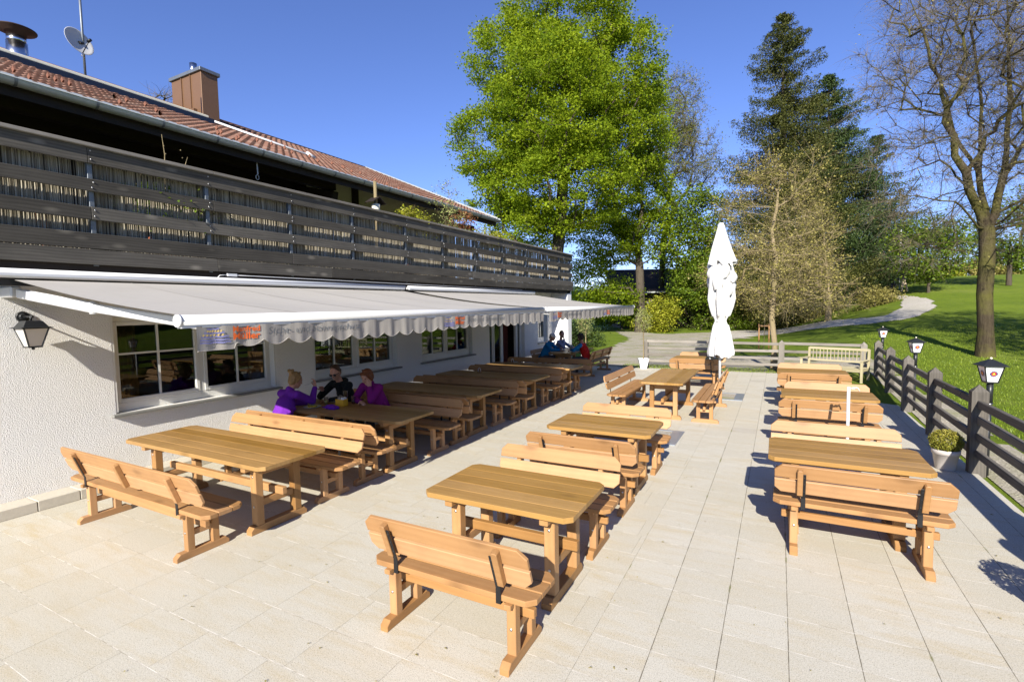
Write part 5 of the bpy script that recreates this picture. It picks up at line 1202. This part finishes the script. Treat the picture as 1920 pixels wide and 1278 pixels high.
def ball_bush(name, x, y, rp, hp, rb, label, leafm='box'):
    r = empty(name, (x, y, 0)); mb = MB()
    mb.lathe([(rp*.70, 0), (rp*.72, .01), (rp*.93, hp*.76), (rp*1.0, hp*.77), (rp*1.03, hp), (rp*.93, hp), (rp*.90, hp*.9)], 32); mb.build('pot', 'pot', r)
    mb = MB(); mb.lathe([(rp*.9, hp*.93), (.001, hp*.95)], 20); mb.build('soil', 'soil', r)
    n = 5200; d = RNG.normal(size=(n, 3)); d /= np.linalg.norm(d, axis=1)[:, None]; rad = rb*(.62+.42*RNG.random(n)**.5)*(1+.07*np.sin(d[:, 0]*9)*np.cos(d[:, 1]*8+d[:, 2]*5))
    C = d*rad[:, None]*np.array([1.08, 1.08, .92])+np.array([0, 0, hp+rb*.60]); C = C[C[:, 2] > hp*.9]
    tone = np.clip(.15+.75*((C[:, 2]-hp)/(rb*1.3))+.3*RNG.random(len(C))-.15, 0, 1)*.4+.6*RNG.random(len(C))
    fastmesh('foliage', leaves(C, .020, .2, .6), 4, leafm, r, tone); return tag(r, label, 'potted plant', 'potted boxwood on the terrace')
ball_bush('potted_boxwood', 1.99, 8.47, .150, .27, .165, 'rounded boxwood in a pale grey pot between the fence and the nearest right table')
ball_bush('potted_boxwood', 1.90, 4.52, .17, .30, .19, 'potted boxwood just outside the right edge, only its round shadow seen on the paving')
def standard_tree(x, y, ph, th_, cr, label, leafm, z0=0, n=1100, stem='palebark', green=0):
    r = empty('potted_tree', (x, y, z0)); mb = MB()
    mb.lathe([(.14, 0), (.235, ph-.03), (.25, ph-.03), (.25, ph), (.20, ph), (.19, ph-.05)], 4, Matrix.Rotation(.35, 4, 'Z'), False, True); mb.build('planter', 'wpot', r)
    mb = MB(); mb.lathe([(.20, ph-.04), (.001, ph-.035)], 4, Matrix.Rotation(.35, 4, 'Z'), False, True); mb.build('soil', 'soil', r)
    tg = lobes_sample([(0, 0, th_, cr, cr*1.35)], 70, .1); mb, E_, D_ = skeleton((0, 0, ph-.04), [(.01, 0, ph+.2), (.0, .01, th_-cr*.75)], tg, .022, .15, rmin=.003); mb.build('stem', stem, r)
    C = np.repeat(E_, n//70, 0)+RNG.normal(size=(len(E_)*(n//70), 3))*cr*.19; fastmesh('foliage', leaves(C, .045, .3, .45), 4, leafm, r, RNG.random(len(C)))
    return tag(r, label, 'potted tree', 'small standard trees in planters')
standard_tree(-4.20, 17.75, .36, 1.70, .30, 'slender potted tree in a white tapered planter at the left end of the back fence', 'silver')
standard_tree(-6.75, 18.9, .36, 1.62, .34, 'round headed potted tree on a pale stem behind the far party of three', 'silver', -.04, 1500)
# tree stakes with sapling on the lawn
r = empty('staked_sapling', (-.62, 27.5, -.04)); mb = MB()
for x in (-.22, .22): mb.tube([(x, 0, 0), (x, 0, 1.25)], .035, 6)
mb.beam((-.24, 0, 1.15), (.24, 0, 1.15), .03, .07); mb.build('stake', 'bench', r); mb = MB(); mb.tube([(0, 0, 0), (.03, 0, 1.4), (.0, .05, 2.3)], [.02, .014, .004], 6); mb.tube([(.02, 0, 1.3), (.3, 0, 2.0)], [.01, .003], 4); mb.tube([(.02, 0, 1.5), (-.25, .1, 2.1)], [.01, .003], 4); mb.build('stem', 'palebark', r)
tag(r, 'young sapling tied between two orange brown stakes behind the back fence', 'sapling')
r = empty('flagpole', (8.3, 49.0, th(8.3, 49.0))); mb = MB(); mb.tube([(0, 0, 0), (0, 0, 4.6)], [.05, .03], 8); mb.build('pole', 'white', r); tag(r, 'thin pale pole standing on the rise beside the golfer', 'pole')

# balcony plants and things ---------------------------------------
def pot_plain(x, y, z, rr, h, mat, label):
    mb = MB(); mb.lathe([(rr*.7, 0), (rr, h*.85), (rr*1.08, h*.85), (rr*1.08, h), (rr*.9, h)], 20); o = mb.build('flower_pot', mat, None, (x, y, z)); tag(o, label, 'flower pot', 'pots behind the balcony reeds')
FZ = 2.97
for (y, h, m_, lb) in ((2.72, .50, 'terra', 'orange flower pot behind the balcony reeds at far left'), (4.02, .42, 'terra', 'second orange pot from the left behind the reeds'), (5.0, .40, 'terra', 'third orange pot behind the balcony reeds'), (12.1, .42, 'terra', 'orange pot behind the reeds above the second awning'), (17.5, .9, 'red', 'red tub behind the far end of the balcony reeds')):
    pot_plain(-7.42, y, FZ, .16, h, m_, lb)
def balc_plant(x, y, lob, mat, n, label, cat, trunk_h=.5, size=.05, tw=4, nt_=40, pot=True, bk='palebark'):
    r = tree('balcony_plant', label, cat, (x, y, FZ), [(x, y, FZ+trunk_h)], [(x+a, y+b_, FZ+z, rh, rv) for a, b_, z, rh, rv in lob], nt_, .018, mat, n, size, bk, 'plants on the balcony', seg=.2, cl=.14, puff=.8, twk=tw, twL=.22, tww=.002, rmin=.003)
    if pot:
        mb = MB(); mb.lathe([(.12, 0), (.17, .28), (.18, .28), (.18, .32), (.001, .30)], 18); mb.build('tub', 'terra', r)
balc_plant(-7.55, 9.4, [(0, 0, 1.35, .34, .18), (0, .3, 1.1, .25, .15)], 'yellowshrub', 1500, 'yellow green bushy plant above the balcony cap, middle', 'plant')
balc_plant(-7.55, 10.8, [(0, 0, 1.9, .28, .75), (0, .2, 1.5, .35, .4)], 'silver', 700, 'slender birch like sapling, tallest of the balcony plants', 'plant', 1.2, .045)
balc_plant(-7.55, 11.5, [(0, 0, 1.55, .28, .35)], 'redleaf', 700, 'reddish leaved plant right of the tallest balcony sapling', 'plant', .9)
balc_plant(-7.55, 3.95, [(0, 0, .75, .4, .35), (0, .4, .6, .3, .3)], 'shrub', 1500, 'leafy green plant glimpsed through the reeds right of the first orange pot', 'plant', .3)
balc_plant(-7.55, 12.7, [(0, 0, 1.3, .4, .3), (0, .6, 1.25, .4, .25)], 'yellowshrub', 1300, 'low green plant at the far end of the balcony cap', 'plant', .6)
for (y, pts, lb) in ((4.03, [(0, 0, 0), (.01, -.04, 1.2), (0, -.015, 1.45), (.01, -.045, 1.72)], 'taller bare budding twig above the balcony cap'), (4.25, [(0, 0, 0), (0, .03, 1.2), (0, .02, 1.35), (.0, .07, 1.5)], 'shorter curved bare twig above the balcony cap')):
    mb = MB(); mb.tube(pts, [.012, .007, .006, .003], 5)
    for f in (1.4, 1.52, 1.62): mb.ball((.01, -.03+.02*(f*10 % 2), f-.05), .009, 6)
    tag(mb.build('bare_twig', 'palebark', None, (-7.5, y, FZ)), lb, 'twig')
r = empty('bird_feeder', (-7.5, 8.12, FZ)); mb = MB(); mb.tube([(0, 0, 0), (0, 0, 1.95)], .035, 8); mb.build('birch_pole', 'palebark', r)
mb = MB(); 
for s in (-1, 1): mb.beam((0, 0, 1.62), (0, s*.19, 1.50), .24, .02, up=(0, 0, 1))
mb.build('little_roof', 'darkwood', r); mb = MB(); mb.lathe([(.07, 1.28), (.09, 1.48), (.001, 1.5)], 12); mb.build('feeder_tub', 'cream', r); mb = MB(); mb.tube([(.04, 0, 1.2), (.04, 0, 1.45)], .02, 8); mb.build('green_tube', 'paint_green', r)
tag(r, 'bird feeder with a little dark roof on a birch pole above the balcony cap', 'bird feeder')
mb = MB(); mb.tube([(0, 0, 0), (.0, .01, -.3), (0, 0, -.32)], .012, 6); mb.tube([(0, .03*math.cos(a), -.36+.045*math.sin(a)) for a in np.linspace(0, 2*PI, 12)], .006, 5)
tag(mb.build('hanging_strap', 'rope', None, (-8.32, 6.0, 5.02)), 'short strap hanging from the gutter under the eave', 'strap')

# ================================================================ PEOPLE
M['skin'] = NT('skin'); _t = M['skin']; M['skin'] = _t.fin(_t.mix(_t.noise(_t.co(), 30, 3), (.42, .21, .14), (.52, .29, .205)), .5, None, 0, .35)
def capsule(mb, a, ra, b_, rb, n=14):
    a, b_ = Vector(a), Vector(b_); d = b_-a; L = d.length
    if L < 1e-4: mb.ball(a, ra, n); return
    R = d.to_track_quat('Z', 'Y').to_matrix().to_4x4(); R.translation = a; prof = [(.0005, -ra)]
    for t in (65, 40, 18, 0): prof.append((ra*math.cos(math.radians(t)), -ra*math.sin(math.radians(t))))
    for t in (0, 18, 40, 65): prof.append((rb*math.cos(math.radians(t)), L+rb*math.sin(math.radians(t))))
    prof.append((.0005, L+rb)); mb.lathe(prof, n, R)
def blob(mb, name, mat, parent, voxel, smooth=3):
    o = mb.build('tmp', mat); m = o.modifiers.new('r', 'REMESH'); m.mode = 'VOXEL'; m.voxel_size = voxel; m.use_smooth_shade = True
    s = o.modifiers.new('s', 'SMOOTH'); s.iterations = smooth; s.factor = .5
    dg = bpy.context.evaluated_depsgraph_get(); dg.update(); me = bpy.data.meshes.new_from_object(o.evaluated_get(dg)); me.name = name
    bpy.data.objects.remove(o); me.materials.clear(); me.materials.append(M[mat] if isinstance(mat, str) else mat)
    q = bpy.data.objects.new(name, me); COL.objects.link(q); q.parent = parent; return q
def hand(mb, wr, d, nrm, curl=.6, side=1):
    """palm + four curled fingers + thumb; d = pointing direction, nrm = back of hand"""
    d = Vector(d).normalized(); nrm = (Vector(nrm)-d*Vector(nrm).dot(d)).normalized(); s = d.cross(nrm)*side; wr = Vector(wr)
    capsule(mb, wr, .024, wr+d*.03, .028); 
    for k in (-1, 0, 1): capsule(mb, wr+d*.02+s*k*.018, .016, wr+d*.085+s*k*.024, .014, 10)
    for k, ln in ((-1.5, .060), (-.5, .074), (.5, .070), (1.5, .055)):
        p = wr+d*.09+s*k*.020; dd = d.copy()
        for j_, f in enumerate((.45, .32, .23)):
            dd = (dd-nrm*curl*(.45+.25*j_)).normalized(); q = p+dd*ln*f; capsule(mb, p, .0088-.0008*j_, q, .008-.0008*j_, 8); p = q
    p = wr+d*.03-s*.028; q = p+(d*.6-s*.7-nrm*.3).normalized()*.04; capsule(mb, p, .013, q, .011, 8); capsule(mb, q, .011, q+(d*.9-s*.1-nrm*.35).normalized()*.032, .009, 8)
def person(label, o0, J, face, up, hair, haircol, top, topcol, legs, vox=.009, style='short', extras=(), sleeves=None, collar=None, group='guests at the tables'):
    r = empty('person', o0); O = Vector(o0); P = {k: Vector(v)-O for k, v in J.items() if k[:2] not in ('to', 'hd', 'hn', 'cu')}
    f = Vector(face).normalized(); u = Vector(up); u = (u-f*u.dot(f)).normalized(); s = f.cross(u)
    H = Matrix((s, f, u)).transposed().to_4x4(); H.translation = P['head']
    nk, ch, pv = P['neck'], P['chest'], P['pelvis']; mb = MB()
    # head
    mb.ball((0, -.005, .015), .1, 24, H, (.78, .97, 1.12)); mb.ball((0, .028, -.045), .07, 18, H, (.80, .85, .95)); mb.ball((0, .045, -.085), .038, 12, H, (1, .9, .7))
    capsule(mb, H @ Vector((0, .088, .015)), .010, H @ Vector((0, .108, -.022)), .014, 8); capsule(mb, H @ Vector((-.018, .082, -.055)), .010, H @ Vector((.018, .082, -.055)), .010, 8)
    for q in (-1, 1): mb.ball((q*.078, -.005, -.005), .026, 10, H, (.4, .8, 1.15)); capsule(mb, H @ Vector((q*.018, .085, .03)), .010, H @ Vector((q*.045, .074, .028)), .009, 8)
    capsule(mb, nk, .056, H @ Vector((0, -.02, -.06)), .050)
    capsule(mb, pv, .12, ch, .115); capsule(mb, ch, .11, nk-Vector((0, 0, .05)), .07); capsule(mb, P['shL'], .052, P['shR'], .052)
    for q in 'LR':
        capsule(mb, P['sh'+q], .050, P['el'+q], .040); capsule(mb, P['el'+q], .040, P['wr'+q], .027)
        hand(mb, P['wr'+q], Vector(J['hd'+q]) if 'hd'+q in J else P['wr'+q]-P['el'+q], Vector(J.get('hn'+q, (0, 0, 1))), J.get('cu'+q, .6), 1 if q == 'L' else -1)
        if 'kn'+q in P: capsule(mb, P['hp'+q], .08, P['kn'+q], .056); capsule(mb, P['kn'+q], .054, P['an'+q], .038); capsule(mb, P['an'+q], .038, P['an'+q]+(Vector(J['toe'])*.14), .032)
    body = blob(mb, 'body', 'skin', r, vox, 2)
    mb = MB()
    for q in (-1, 1): mb.ball((q*.031, .079, .008), .0125, 10, H, (1.2, .6, .7))
    e = mb.build('eyes', 'black', r)
    # top garment
    mb = MB(); g = .022
    capsule(mb, pv+Vector((0, 0, -.02)), .145, ch, .14); capsule(mb, ch, .135, nk-Vector((0, 0, .07)), .085); capsule(mb, P['shL'], .066, P['shR'], .066)
    capsule(mb, pv+(P['hpR']-pv)*.9+Vector((0, 0, .05)), .10, pv+(P['hpL']-pv)*.9+Vector((0, 0, .05)), .10)
    if collar: capsule(mb, nk-Vector((0, 0, .06)), .085, nk+Vector((0, 0, .005)), .068)
    m2 = MB() if sleeves else mb
    for q in 'LR': capsule(m2, P['sh'+q], .068, P['el'+q], .056); capsule(m2, P['el'+q], .056, P['el'+q]+(P['wr'+q]-P['el'+q])*.93, .040)
    for k in range(7):     # soft folds
        a = random.random(); p = pv.lerp(ch, a); ang = random.random()*6.28; v = Vector((math.cos(ang), math.sin(ang), .1)); capsule(mb, p+v*.11, .032, p+v*.118+Vector((random.uniform(-.06, .06), random.uniform(-.06, .06), -.06)), .024, 8)
    jk = blob(mb, top, topcol, r, vox, 3)
    if sleeves: blob(m2, 'sleeves', sleeves, r, vox, 3)
    mb = MB()
    for q in 'LR':
        if 'kn'+q in P: capsule(mb, P['hp'+q], .098, P['kn'+q], .074); capsule(mb, P['kn'+q], .072, P['an'+q]+Vector((0, 0, .03)), .056)
    capsule(mb, P['hpL'], .11, P['hpR'], .11); capsule(mb, pv, .125, pv+Vector((0, 0, -.02)), .125); blob(mb, 'trousers', legs, r, vox*1.2, 2)
    mb = MB()
    for q in 'LR':
        if 'an'+q in P: p = P['an'+q]; t_ = Vector(J['toe']); capsule(mb, p-t_*.03-Vector((0, 0, .03)), .040, p+t_*.15-Vector((0, 0, .04)), .032)
    blob(mb, 'shoes', 'shoe', r, .01, 2)
    # hair
    mb = MB(); mb.ball((0, -.024, .040), .102, 20, H, (.81, .93, 1.0)); mb.ball((0, -.050, -.005), .083, 16, H, (.93, .78, 1.0)); [capsule(mb, H @ Vector((.05*math.sin(k*1.1), .03-.012*k, .135-.006*k)), .014, H @ Vector((.075*math.sin(k*1.1+.2), -.07, .06-.01*k)), .012, 6) for k in range(8)]
    if style == 'bun':
        for k in range(9): a = random.random()*6.28; mb.ball((.026*math.cos(a), -.112+.026*math.sin(a), .118+.026*math.sin(a*2)), .027, 8, H)
        for q in (-1, 1): capsule(mb, H @ Vector((q*.07, .02, .06)), .022, H @ Vector((q*.075, -.02, -.02)), .016)
    elif style == 'bob':
        for q in (-1, 1): capsule(mb, H @ Vector((q*.066, .03, .05)), .032, H @ Vector((q*.078, -.005, -.035)), .028)
        capsule(mb, H @ Vector((-.045, .060, .082)), .024, H @ Vector((.045, .060, .082)), .024)
    elif style == 'curly':
        for k in range(46):
            v = Vector((random.gauss(0, 1), random.gauss(-.35, .8), random.gauss(.25, .9))).normalized()
            if v.y > .55 and v.z < .5: continue
            mb.ball(tuple(Vector((0, -.015, .02))+Vector((v.x*.088, v.y*.105, v.z*.115))), .026, 8, H)
    if style != 'none': blob(mb, 'hair', haircol, r, .008, 1)
    for fn in extras: fn(r, H, P)
    return tag(r, label, 'person', group)
for nm, c in (('violet_fleece', (.14, .022, .32)), ('magenta_fleece', (.19, .012, .15)), ('black_hoodie', (.012, .016, .016)), ('blue_jacket', (.01, .17, .40)), ('plaid_shirt', (.22, .24, .34)), ('red_vest', (.50, .02, .015)), ('blue_sleeve', (.02, .20, .46)), ('dark_trousers', (.02, .022, .03)), ('grey_trousers', (.10, .10, .11)), ('beige_trousers', (.62, .50, .36)), ('shoe', (.03, .028, .025)), ('navy_pullover', (.05, .06, .09)), ('white_cap', (.75, .75, .74))): M[nm] = cloth(nm, c)
for nm, c in (('blond_hair', (.24, .15, .06)), ('brown_hair', (.06, .03, .015)), ('auburn_hair', (.14, .045, .015)), ('black_hair', (.018, .012, .010)), ('grey_hair', (.25, .23, .21))): M[nm] = plain(nm, c, .55, 0, .4, .35, 90, .5)
def seated(px, py, face, lean, arms, head_off=(0, 0), zh=1.20, w=.17):
    """seated joints: pelvis over the seat, facing unit vector face (fx, fy)"""
    fx, fy = face; sx, sy = fy, -fx      # right hand side
    def at(f, s_, z): return (px+fx*f+sx*s_, py+fy*f+sy*s_, z)
    J = {'pelvis': at(0, 0, .58), 'chest': at(lean*.55, 0, .86), 'neck': at(lean*.92, 0, 1.055), 'head': at(lean*1.12+head_off[0], head_off[1], zh),
         'shR': at(lean*.86, w, 1.0), 'shL': at(lean*.86, -w, 1.0), 'hpR': at(.02, .09, .545), 'hpL': at(.02, -.09, .545),
         'knR': at(.42, .12, .53), 'knL': at(.42, -.12, .53), 'anR': at(.40, .12, .09), 'anL': at(.44, -.12, .09), 'toe': (fx, fy, 0)}
    for k, v in arms.items(): J[k] = at(*v) if k[:2] in ('el', 'wr') else ((fx*v[0]+sx*v[1], fy*v[0]+sy*v[1], v[2]) if k[:2] in ('hd', 'hn') else v)
    return J
def fork(r, H, P):
    p = P['wrR']+Vector((0, .02, .09)); mb = MB(); mb.tube([p, p+Vector((-.03, -.14, -.03))], [.004, .004], 6); 
    for k in (-1, 0, 1): mb.tube([p+Vector((-.03+k*.006, -.14, -.03)), p+Vector((-.035+k*.006, -.18, -.035))], .0016, 4)
    mb.build('fork', 'steel', r)
def shades(r, H, P):
    mb = MB()
    for q in (-1, 1): mb.ball((q*.033, .098, .010), .027, 12, H, (1.05, .35, .78)); capsule(mb, H @ Vector((q*.06, .092, .018)), .004, H @ Vector((q*.084, -.01, .012)), .004, 6)
    capsule(mb, H @ Vector((-.01, .104, .02)), .004, H @ Vector((.01, .104, .02)), .004, 6); mb.build('sunglasses', 'black', r)
def hood(r, H, P):
    mb = MB(); nk = P['neck']
    for k in range(12): a = 2*PI*k/12; capsule(mb, nk+Vector((.085*math.cos(a), .085*math.sin(a)+.03, -.01+.03*math.sin(a))), .038, nk+Vector((.085*math.cos(a+.5), .085*math.sin(a+.5)+.03, -.01+.03*math.sin(a+.5))), .038, 8)
    blob(mb, 'hood', 'black_hoodie', r, .010, 3)
def cap(r, H, P):
    mb = MB(); mb.ball((0, -.012, .060), .104, 20, H, (.86, 1.0, .80)); mb.ball((0, .10, .055), .075, 16, H, (.95, .9, .14)); blob(mb, 'cap', 'white_cap', r, .008, 1)
J = seated(-6.52, 4.86, (0, 1), .22, {'elR': (.46, .17, .86), 'wrR': (.58, .10, 1.05), 'hdR': (.1, -.1, 1), 'hnR': (.8, .2, .2), 'cuR': 1.1, 'elL': (.42, -.26, .81), 'wrL': (.56, -.06, .80), 'cuL': .5}, (.05, .02), 1.19)
person('woman with blond bun in a violet fleece lifting a fork, left of the seated trio', (-6.52, 4.86, 0), J, (.12, 1, -.32), (0, .2, 1), 1, 'blond_hair', 'fleece_jacket', 'violet_fleece', 'dark_trousers', style='bun', extras=(fork,), collar=1)
J = seated(-6.50, 6.28, (0, -1), .28, {'elR': (.45, .26, .82), 'wrR': (.52, .12, .93), 'hdR': (.3, -.2, .5), 'cuR': 1.2, 'elL': (.42, -.24, .81), 'wrL': (.56, -.08, .80), 'cuL': .7}, (.03, .0), 1.21, .19)
person('man in black hoodie and sunglasses bent over his plate between two women', (-6.50, 6.28, 0), J, (.38, -1, -.42), (0, -.2, 1), 1, 'brown_hair', 'hoodie', 'black_hoodie', 'dark_trousers', extras=(shades, hood))
J = seated(-5.82, 6.30, (0, -1), .30, {'elL': (.42, -.14, .82), 'wrL': (.37, -.08, 1.02), 'hdL': (.0, .1, 1), 'hnL': (.4, -1, 0), 'cuL': .5, 'elR': (.40, .22, .81), 'wrR': (.50, .0, .80), 'cuR': .5}, (.0, .0), 1.17)
person('woman with short auburn hair in magenta jacket resting her cheek on her hand', (-5.82, 6.30, 0), J, (-.05, -1, -.35), (0, -.2, 1), 1, 'auburn_hair', 'fleece_jacket', 'magenta_fleece', 'dark_trousers', style='bob', collar=1)
J = seated(-6.98, 15.35, (1, 0), .26, {'elR': (.40, .22, .82), 'wrR': (.60, .02, .81), 'elL': (.38, -.24, .82), 'wrL': (.58, -.08, .86)}, (.05, 0), 1.22, .19)
person('man in blue jacket and white cap at the far table, nearest the wall', (-6.98, 15.35, 0), J, (1, .1, -.35), (.2, 0, 1), 1, 'grey_hair', 'jacket', 'blue_jacket', 'grey_trousers', vox=.012, extras=(cap,), collar=1)
J = seated(-6.95, 16.45, (1, 0), .16, {'elR': (.36, .24, .82), 'wrR': (.30, .06, 1.10), 'hdR': (-.2, -.1, 1), 'hnR': (1, 0, 0), 'cuR': 1.2, 'elL': (.40, -.22, .82), 'wrL': (.60, -.05, .81)}, (.02, 0), 1.26, .19)
person('man in pale checked shirt drinking behind the one in the white cap', (-6.95, 16.45, 0), J, (1, -.5, -.15), (0, 0, 1), 1, 'brown_hair', 'shirt', 'plaid_shirt', 'grey_trousers', vox=.012)
J = seated(-5.40, 15.25, (-1, 0), .18, {'elR': (.34, .22, .83), 'wrR': (.52, .05, .81), 'elL': (.36, -.24, .84), 'wrL': (.54, -.05, .82)}, (.02, 0), 1.24, .18)
person('dark haired person in a red vest over blue sleeves, back turned, at the far table', (-5.40, 15.25, 0), J, (-1, .25, -.2), (0, 0, 1), 1, 'black_hair', 'vest', 'red_vest', 'grey_trousers', vox=.012, style='curly', sleeves='blue_sleeve')
gx0, gy0 = 7.85, 44.9; g0 = th(gx0, gy0)
J = {'pelvis': (gx0, gy0, g0+.93), 'chest': (gx0-.08, gy0, g0+1.22), 'neck': (gx0-.14, gy0, g0+1.46), 'head': (gx0-.18, gy0, g0+1.60), 'shR': (gx0-.12, gy0-.18, g0+1.40), 'shL': (gx0-.12, gy0+.18, g0+1.40),
     'elR': (gx0-.22, gy0-.16, g0+1.14), 'elL': (gx0-.22, gy0+.16, g0+1.14), 'wrR': (gx0-.36, gy0-.03, g0+.95), 'wrL': (gx0-.36, gy0+.03, g0+.98), 'hpR': (gx0, gy0-.1, g0+.90), 'hpL': (gx0, gy0+.1, g0+.90),
     'knR': (gx0-.10, gy0-.18, g0+.50), 'knL': (gx0+.16, gy0+.16, g0+.50), 'anR': (gx0-.16, gy0-.2, g0+.09), 'anL': (gx0+.26, gy0+.2, g0+.09), 'toe': (-1, 0, 0)}
def club(r, H, P):
    mb = MB(); mb.tube([P['wrR']+Vector((0, .03, .05)), P['wrR']+Vector((-.55, 0, -.85))], .008, 5); mb.ball(P['wrR']+Vector((-.58, 0, -.88)), .04, 8); mb.build('golf_club', 'steel', r)
person('distant golfer in beige trousers standing on the rise beside the pale pole', (gx0, gy0, g0), J, (-.9, -.1, -.6), (0, 0, 1), 1, 'brown_hair', 'pullover', 'navy_pullover', 'beige_trousers', vox=.016, extras=(cap, club), group='golfers')
# golf trolley
bx, by = 6.9, 43.7; r = empty('golf_trolley', (bx, by, th(bx, by))); mb = MB(); mb.tube([(0, 0, .22), (.18, 0, 1.0)], [.13, .16], 14); mb.build('bag', 'black', r)
mb = MB()
for k in range(7): mb.tube([(.18, 0, 1.0), (.24+.03*math.cos(k*2), .08*math.sin(k*2), 1.2)], .01, 4); mb.ball((.24+.03*math.cos(k*2), .08*math.sin(k*2), 1.22), .045, 8)
mb.build('club_heads', 'steel', r)
for s in (-1, 1):
    mb = MB(); mb.tube([(0, s*.26-.02, .15), (0, s*.26+.02, .15)], .15, 18); mb.build('wheel', 'black', r)
mb = MB(); mb.tube([(0, -.26, .15), (0, .26, .15)], .015, 6); mb.tube([(0, 0, .2), (.45, 0, 1.05)], .016, 6); mb.tube([(0, 0, .18), (.5, 0, .05)], .016, 6); mb.build('trolley_frame', 'galv', r)
tag(r, 'black golf bag on a two wheeled trolley at the top end of the path', 'golf trolley')

# ---------------------------------------------------------------- things on tables
TZ = .7605
def plate(x, y, label, food=True):
    r = empty('plate', (x, y, TZ)); mb = MB(); mb.lathe([(.001, .004), (.07, .004), (.085, .010), (.128, .022), (.130, .025), (.085, .015), (.07, .009), (.001, .008)], 32); mb.build('china', 'plate', r)
    if food:
        mb = MB()
        for k in range(60):
            a, q = random.random()*6.28, random.random()**.6*.062; p = Vector((q*math.cos(a), q*math.sin(a), .014+.012*random.random())); d = random.random()*6.28
            mb.tube([p, p+Vector((.018*math.cos(d), .018*math.sin(d), .004)), p+Vector((.030*math.cos(d+.8), .030*math.sin(d+.8), -.001))], .0045, 5)
        mb.build('pasta', 'noodle', r); V = np.array([[random.gauss(0, .03), random.gauss(0, .03), .03] for _ in range(12)]); fastmesh('garnish', leaves(V, .02), 4, 'shrub', r, RNG.random(12))
    return tag(r, label, 'plate', 'plates on the tables')
plate(-6.33, 5.30, 'plate of yellow pasta in front of the woman in the violet fleece'); plate(-6.42, 5.78, 'plate of yellow pasta in front of the man in sunglasses')
def glass_(x, y, h, rr, fill, label, kind='drink', z=TZ):
    r = empty('drinking_glass', (x, y, z)); mb = MB(); mb.lathe([(rr*.8, 0), (rr*.84, .004), (rr, h), (rr*.94, h), (rr*.78, .012), (.001, .01)], 24); mb.build('glass_wall', 'tumbler', r)
    if fill: mb = MB(); mb.lathe([(rr*.76, .012), (rr*(.78+.15*fill), h*fill), (.001, h*fill)], 20); mb.build('liquid', kind, r)
    return tag(r, label, 'glass', 'glasses on the tables')
glass_(-6.12, 5.78, .20, .036, .35, 'tall glass behind the yellow box on the trio\'s table'); glass_(-6.32, 5.56, .12, .036, .55, 'short tumbler of juice between plates and yellow box', 'ybox' if False else 'drink')
glass_(-5.98, 5.80, .12, .034, 0, 'small empty glass right of the yellow box')
r = empty('cutlery_box', (-6.02, 5.60, TZ), .1); mb = MB(); w_, d_, h_ = .155, .10, .105
for cx, cy, sx, sy in ((0, -d_/2, w_, .008), (0, d_/2, w_, .008), (-w_/2, 0, .008, d_-.008), (w_/2, 0, .008, d_-.008)): mb.box((cx, cy, h_/2), (sx, sy, h_), ch=.001)
mb.box((0, 0, .004), (w_, d_, .008)); mb.build('box_shell', 'ybox', r); mb = MB()
for k in range(10): x = random.uniform(-.06, .02); y = random.uniform(-.03, .03); mb.tube([(x, y, .02), (x+random.uniform(-.01, .01), y, .15+.02*random.random())], .004, 5)
mb.build('cutlery', 'steel', r); mb = MB(); mb.box((.035, 0, .085), (.03, .07, .10), ry=.1); mb.box((.058, .01, .08), (.012, .06, .09)); mb.build('napkins', 'paper', r); tag(r, 'yellow box holding cutlery and white napkins on the trio\'s table', 'cutlery box')
mb = MB()
for k in range(26): a = random.random()*6.28; q = random.random(); mb.ball((.11*q*math.cos(a)+.02, .055*q*math.sin(a), .022+.022*(1-q)), .034+.012*random.random(), 10, None, (1.2, .9, .75))
capsule(mb, (-.09, 0, .012), .018, (-.20, .02, .008), .010); o = blob(mb, 'crumpled_garment', 'violet_fleece', None, .007, 2); o.location = (-6.00, 5.36, TZ-.004); tag(o, 'crumpled violet garment lying on the trio\'s table before the yellow box', 'garment')
def menu(x, y, label):
    r = empty('menu_holder', (x, y, TZ)); mb = MB(); mb.box((0, 0, .012), (.11, .07, .024), ch=.004); mb.build('base', 'tleg', r)
    mb = MB(); mb.tube([(-.03+.0*a, .0, .02+.0) if False else (.035*math.cos(a), 0, .03+.085*math.sin(a)) for a in np.linspace(0, PI, 12)], .006, 6); mb.build('arch', 'white', r); return tag(r, label, 'menu holder', 'little holders on the shaded tables')
menu(-6.05, 9.75, 'small arched holder on the shaded table nearer the diners'); menu(-6.25, 11.75, 'small arched holder on the farthest lengthwise shaded table')
glass_(-5.75, 15.55, .16, .035, .8, 'beer glass in front of the person in the red vest', 'beer'); glass_(-5.92, 15.25, .19, .036, .45, 'tall half full beer glass on the near end of the far table', 'beer'); glass_(-6.35, 16.3, .16, .035, .6, 'pale drink in front of the man in the checked shirt')
plate(-6.42, 15.55, 'white plate in front of the man in the blue jacket', False); plate(-6.20, 16.55, 'white plate at the back of the far table', False)
# a few fallen bits on the paving (uncountable litter)
n = 420; x = RNG.uniform(-4.3, 2.1, n); y = RNG.uniform(1.4, 16, n); V = leaves(np.stack([x, y, np.full(n, .006)], 1), .022, 30, .4); V[:, 2] = np.clip(V[:, 2], .002, .012)
tag(fastmesh('leaf_litter', V, 4, 'olivebud', None, RNG.random(n)), 'tiny dry leaf bits scattered on the paving', 'litter', kind='stuff')
